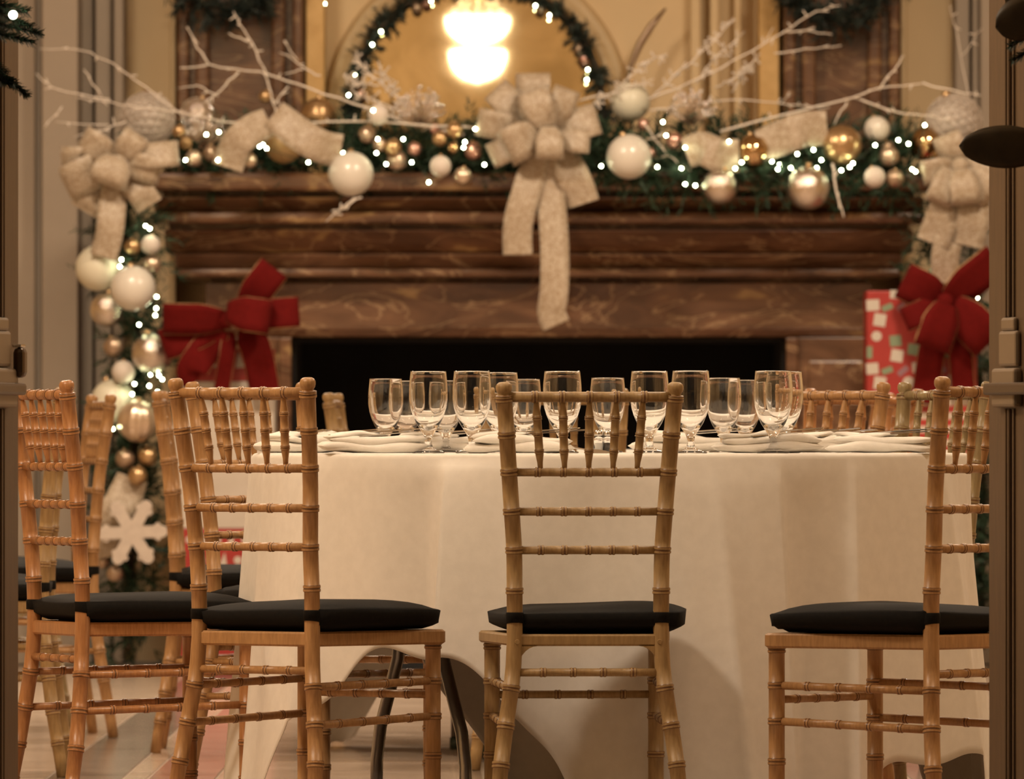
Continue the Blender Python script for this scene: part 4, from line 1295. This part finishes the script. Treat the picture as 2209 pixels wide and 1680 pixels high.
# ------------------------------------------------------------------ frosted branches and crystal sprays
def branch(label, segs, d, r0=0.0055, fuzz=0, seed=0):
    rnd = random.Random(seed)
    mb = MB()
    for si, s in enumerate(segs):
        pts = []
        m = len(s)
        dj = rnd.uniform(-0.06, 0.02)
        for i in range(m-1):
            for q in range(4):
                f = q/4
                px = s[i][0]*(1-f)+s[i+1][0]*f + rnd.uniform(-2, 2); py = s[i][1]*(1-f)+s[i+1][1]*f + rnd.uniform(-2, 2)
                pts.append(P(px, py, d + dj*((i+f)/m)))
        pts.append(P(*s[-1], d+dj))
        ra = r0*(0.72 if si == 0 else 0.55)
        rads = [ra*(1-0.6*i/len(pts)) for i in range(len(pts))]
        mb.tube(pts, rads, 6)
        for i in range(2, len(pts)-1):
            for _ in range(fuzz if fuzz else (1 if rnd.random() < 0.45 else 0)):
                an = rnd.uniform(0, 2*PI); L = rnd.uniform(0.012, 0.035)*(1.0 if fuzz else 0.8)
                tip = pts[i] + Vector((math.cos(an), rnd.uniform(-0.5, 0.5), math.sin(an)))*L
                mb.tube([pts[i], tip], [0.003, 0.002], 4)
                if fuzz: mb.sphere(tip, 0.0045, 5, 4)
    o = mb.build('frosted_branch', M['branch_frost'])
    tag(o, label, 'branch', 'frosted branches on the mantel')
branch('long frosted branch crossing the left marble pilaster with two upright forks', [[(1000,290),(900,270),(760,222),(640,182),(560,155),(450,140),(388,146)], [(575,162),(545,95),(520,55),(503,25)], [(540,90),(494,72)], [(450,139),(418,90),(404,58)], [(572,160),(588,215),(600,255)]], 31.6, 0.0065, 0, 1)
branch('short frosted twig pair at the right edge of the left pilaster', [[(690,165),(655,145),(625,122),(603,113)], [(655,148),(613,160)], [(640,130),(612,88)]], 31.62, 0.0045, 0, 2)
branch('frosted fork leaning from the long branch down to the left pilaster foot', [[(515,155),(475,195),(440,222)], [(470,205),(425,185),(384,190)], [(620,185),(590,225)]], 31.58, 0.005, 0, 3)
branch('low frosted branch sweeping left past the netted ball', [[(1050,278),(820,262),(600,265),(480,262),(385,240),(300,232),(220,218),(165,210)], [(390,248),(290,170),(240,135),(180,108),(85,105)], [(220,208),(180,150)], [(235,216),(110,190),(78,158)]], 31.5, 0.0050, 0, 4)
branch('frosted twig springing left from the top of the left ribbon bow', [[(270,262),(220,280),(160,296)], [(135,228),(94,276)], [(235,270),(120,262)]], 31.5, 0.0042, 0, 5)
branch('bushy frosted spray left of the mirror rim', [[(920,262),(860,215),(800,160),(762,118)], [(870,225),(835,170),(818,150)], [(820,185),(770,180),(742,165)], [(890,245),(800,215),(755,195)]], 31.7, 0.005, 3, 6)
branch('frosted branch running right from the striped bauble to the netted ball', [[(1555,283),(1700,247),(1820,215),(1900,190),(1990,180)], [(1895,192),(1940,135),(1950,120)], [(1830,213),(1800,268)], [(1850,212),(1930,242),(1990,248),(2060,262)], [(1990,180),(2080,200),(2115,205)]], 31.5, 0.0062, 0, 7)
branch('thin frosted branch level behind the crystal spray at right', [[(1400,240),(1480,226),(1600,215),(1700,226),(1790,232)], [(1680,226),(1705,205)]], 31.6, 0.0045, 0, 8)
branch('frosted branch rising right across the right marble pilaster', [[(1400,215),(1520,165),(1600,122),(1690,70),(1760,25),(1812,12)], [(1690,68),(1740,66),(1795,74)], [(1672,116),(1740,106),(1815,98)], [(1650,95),(1668,60)]], 31.6, 0.005, 0, 9)
branch('bushy frosted spray rising right of the frosted cream ball', [[(1400,215),(1470,150),(1545,85),(1582,38)], [(1500,180),(1545,120),(1606,68)], [(1320,200),(1390,135),(1440,115)], [(1580,200),(1610,150),(1615,140)], [(1540,190),(1600,160),(1640,115)]], 31.68, 0.005, 3, 10)
branch('frosted twig beside the top right of the centre bow', [[(1250,215),(1330,200),(1410,170)], [(1270,235),(1300,205)]], 31.65, 0.005, 3, 11)
branch('frosted twig tip hanging under the large white ball at left', [[(780,425),(740,448),(703,478)], [(765,428),(735,450),(715,455)]], 31.40, 0.0042, 0, 12)
branch('thick frosted icicle twig hanging below the striped bauble', [[(1795,352),(1806,415),(1820,468)], [(1806,415),(1812,450)]], 31.38, 0.006, 0, 13)
branch('dark-set frosted twig running down right of the large white ball', [[(1385,262),(1440,335),(1490,368)], [(1395,300),(1440,290)]], 31.48, 0.004, 0, 14)
branch('frosted sprig rising at the right wall casing', [[(2100,240),(2060,60),(2050,10)], [(2075,120),(2120,60)]], 32.0, 0.0035, 0, 15)
def spray(label, px, py, rr, n, d, seed):
    rnd = random.Random(seed)
    t = thing('crystal_spray', label, 'spray')
    mb = MB(); st = MB()
    c = P(px, py+rr*0.9, d)
    for k in range(n):
        a = rnd.uniform(0.1, PI-0.1); q = rr*math.sqrt(rnd.uniform(0.15, 1))
        p = P(px+q*math.cos(a)*1.1, py+rr*0.6-q*math.sin(a)*1.3, d + rnd.uniform(-0.06, 0.04))
        mb.sphere(p, rnd.uniform(0.004, 0.008), 8, 5)
        st.tube([c, p], 0.0012, 4)
    mb.build('beads', M['crystal_bead'], t)['kind'] = 'stuff'
    st.build('wires', M['champagne'], t)
spray('sparkling crystal bead spray left of the centre bow', 905, 225, 55, 90, 31.55, 1)
spray('sparkling crystal bead spray right of the frosted cream ball', 1492, 225, 50, 80, 31.55, 2)
spray('dull crystal bead spray beside the silver netted ball', 440, 275, 45, 60, 31.60, 3)
# curved brown pod stem on the wall right of the mirror
o = MB().tube([P(1352,180,33.0), P(1362,140,33.0), P(1380,95,33.0), P(1405,55,33.0), P(1436,18,33.0)], [0.006,0.010,0.013,0.013,0.004], 10).build('dried_pod_stem', M['champagne_dark'])
tag(o, 'curved brown dried pod stem standing against the wall right of the mirror', 'stem')
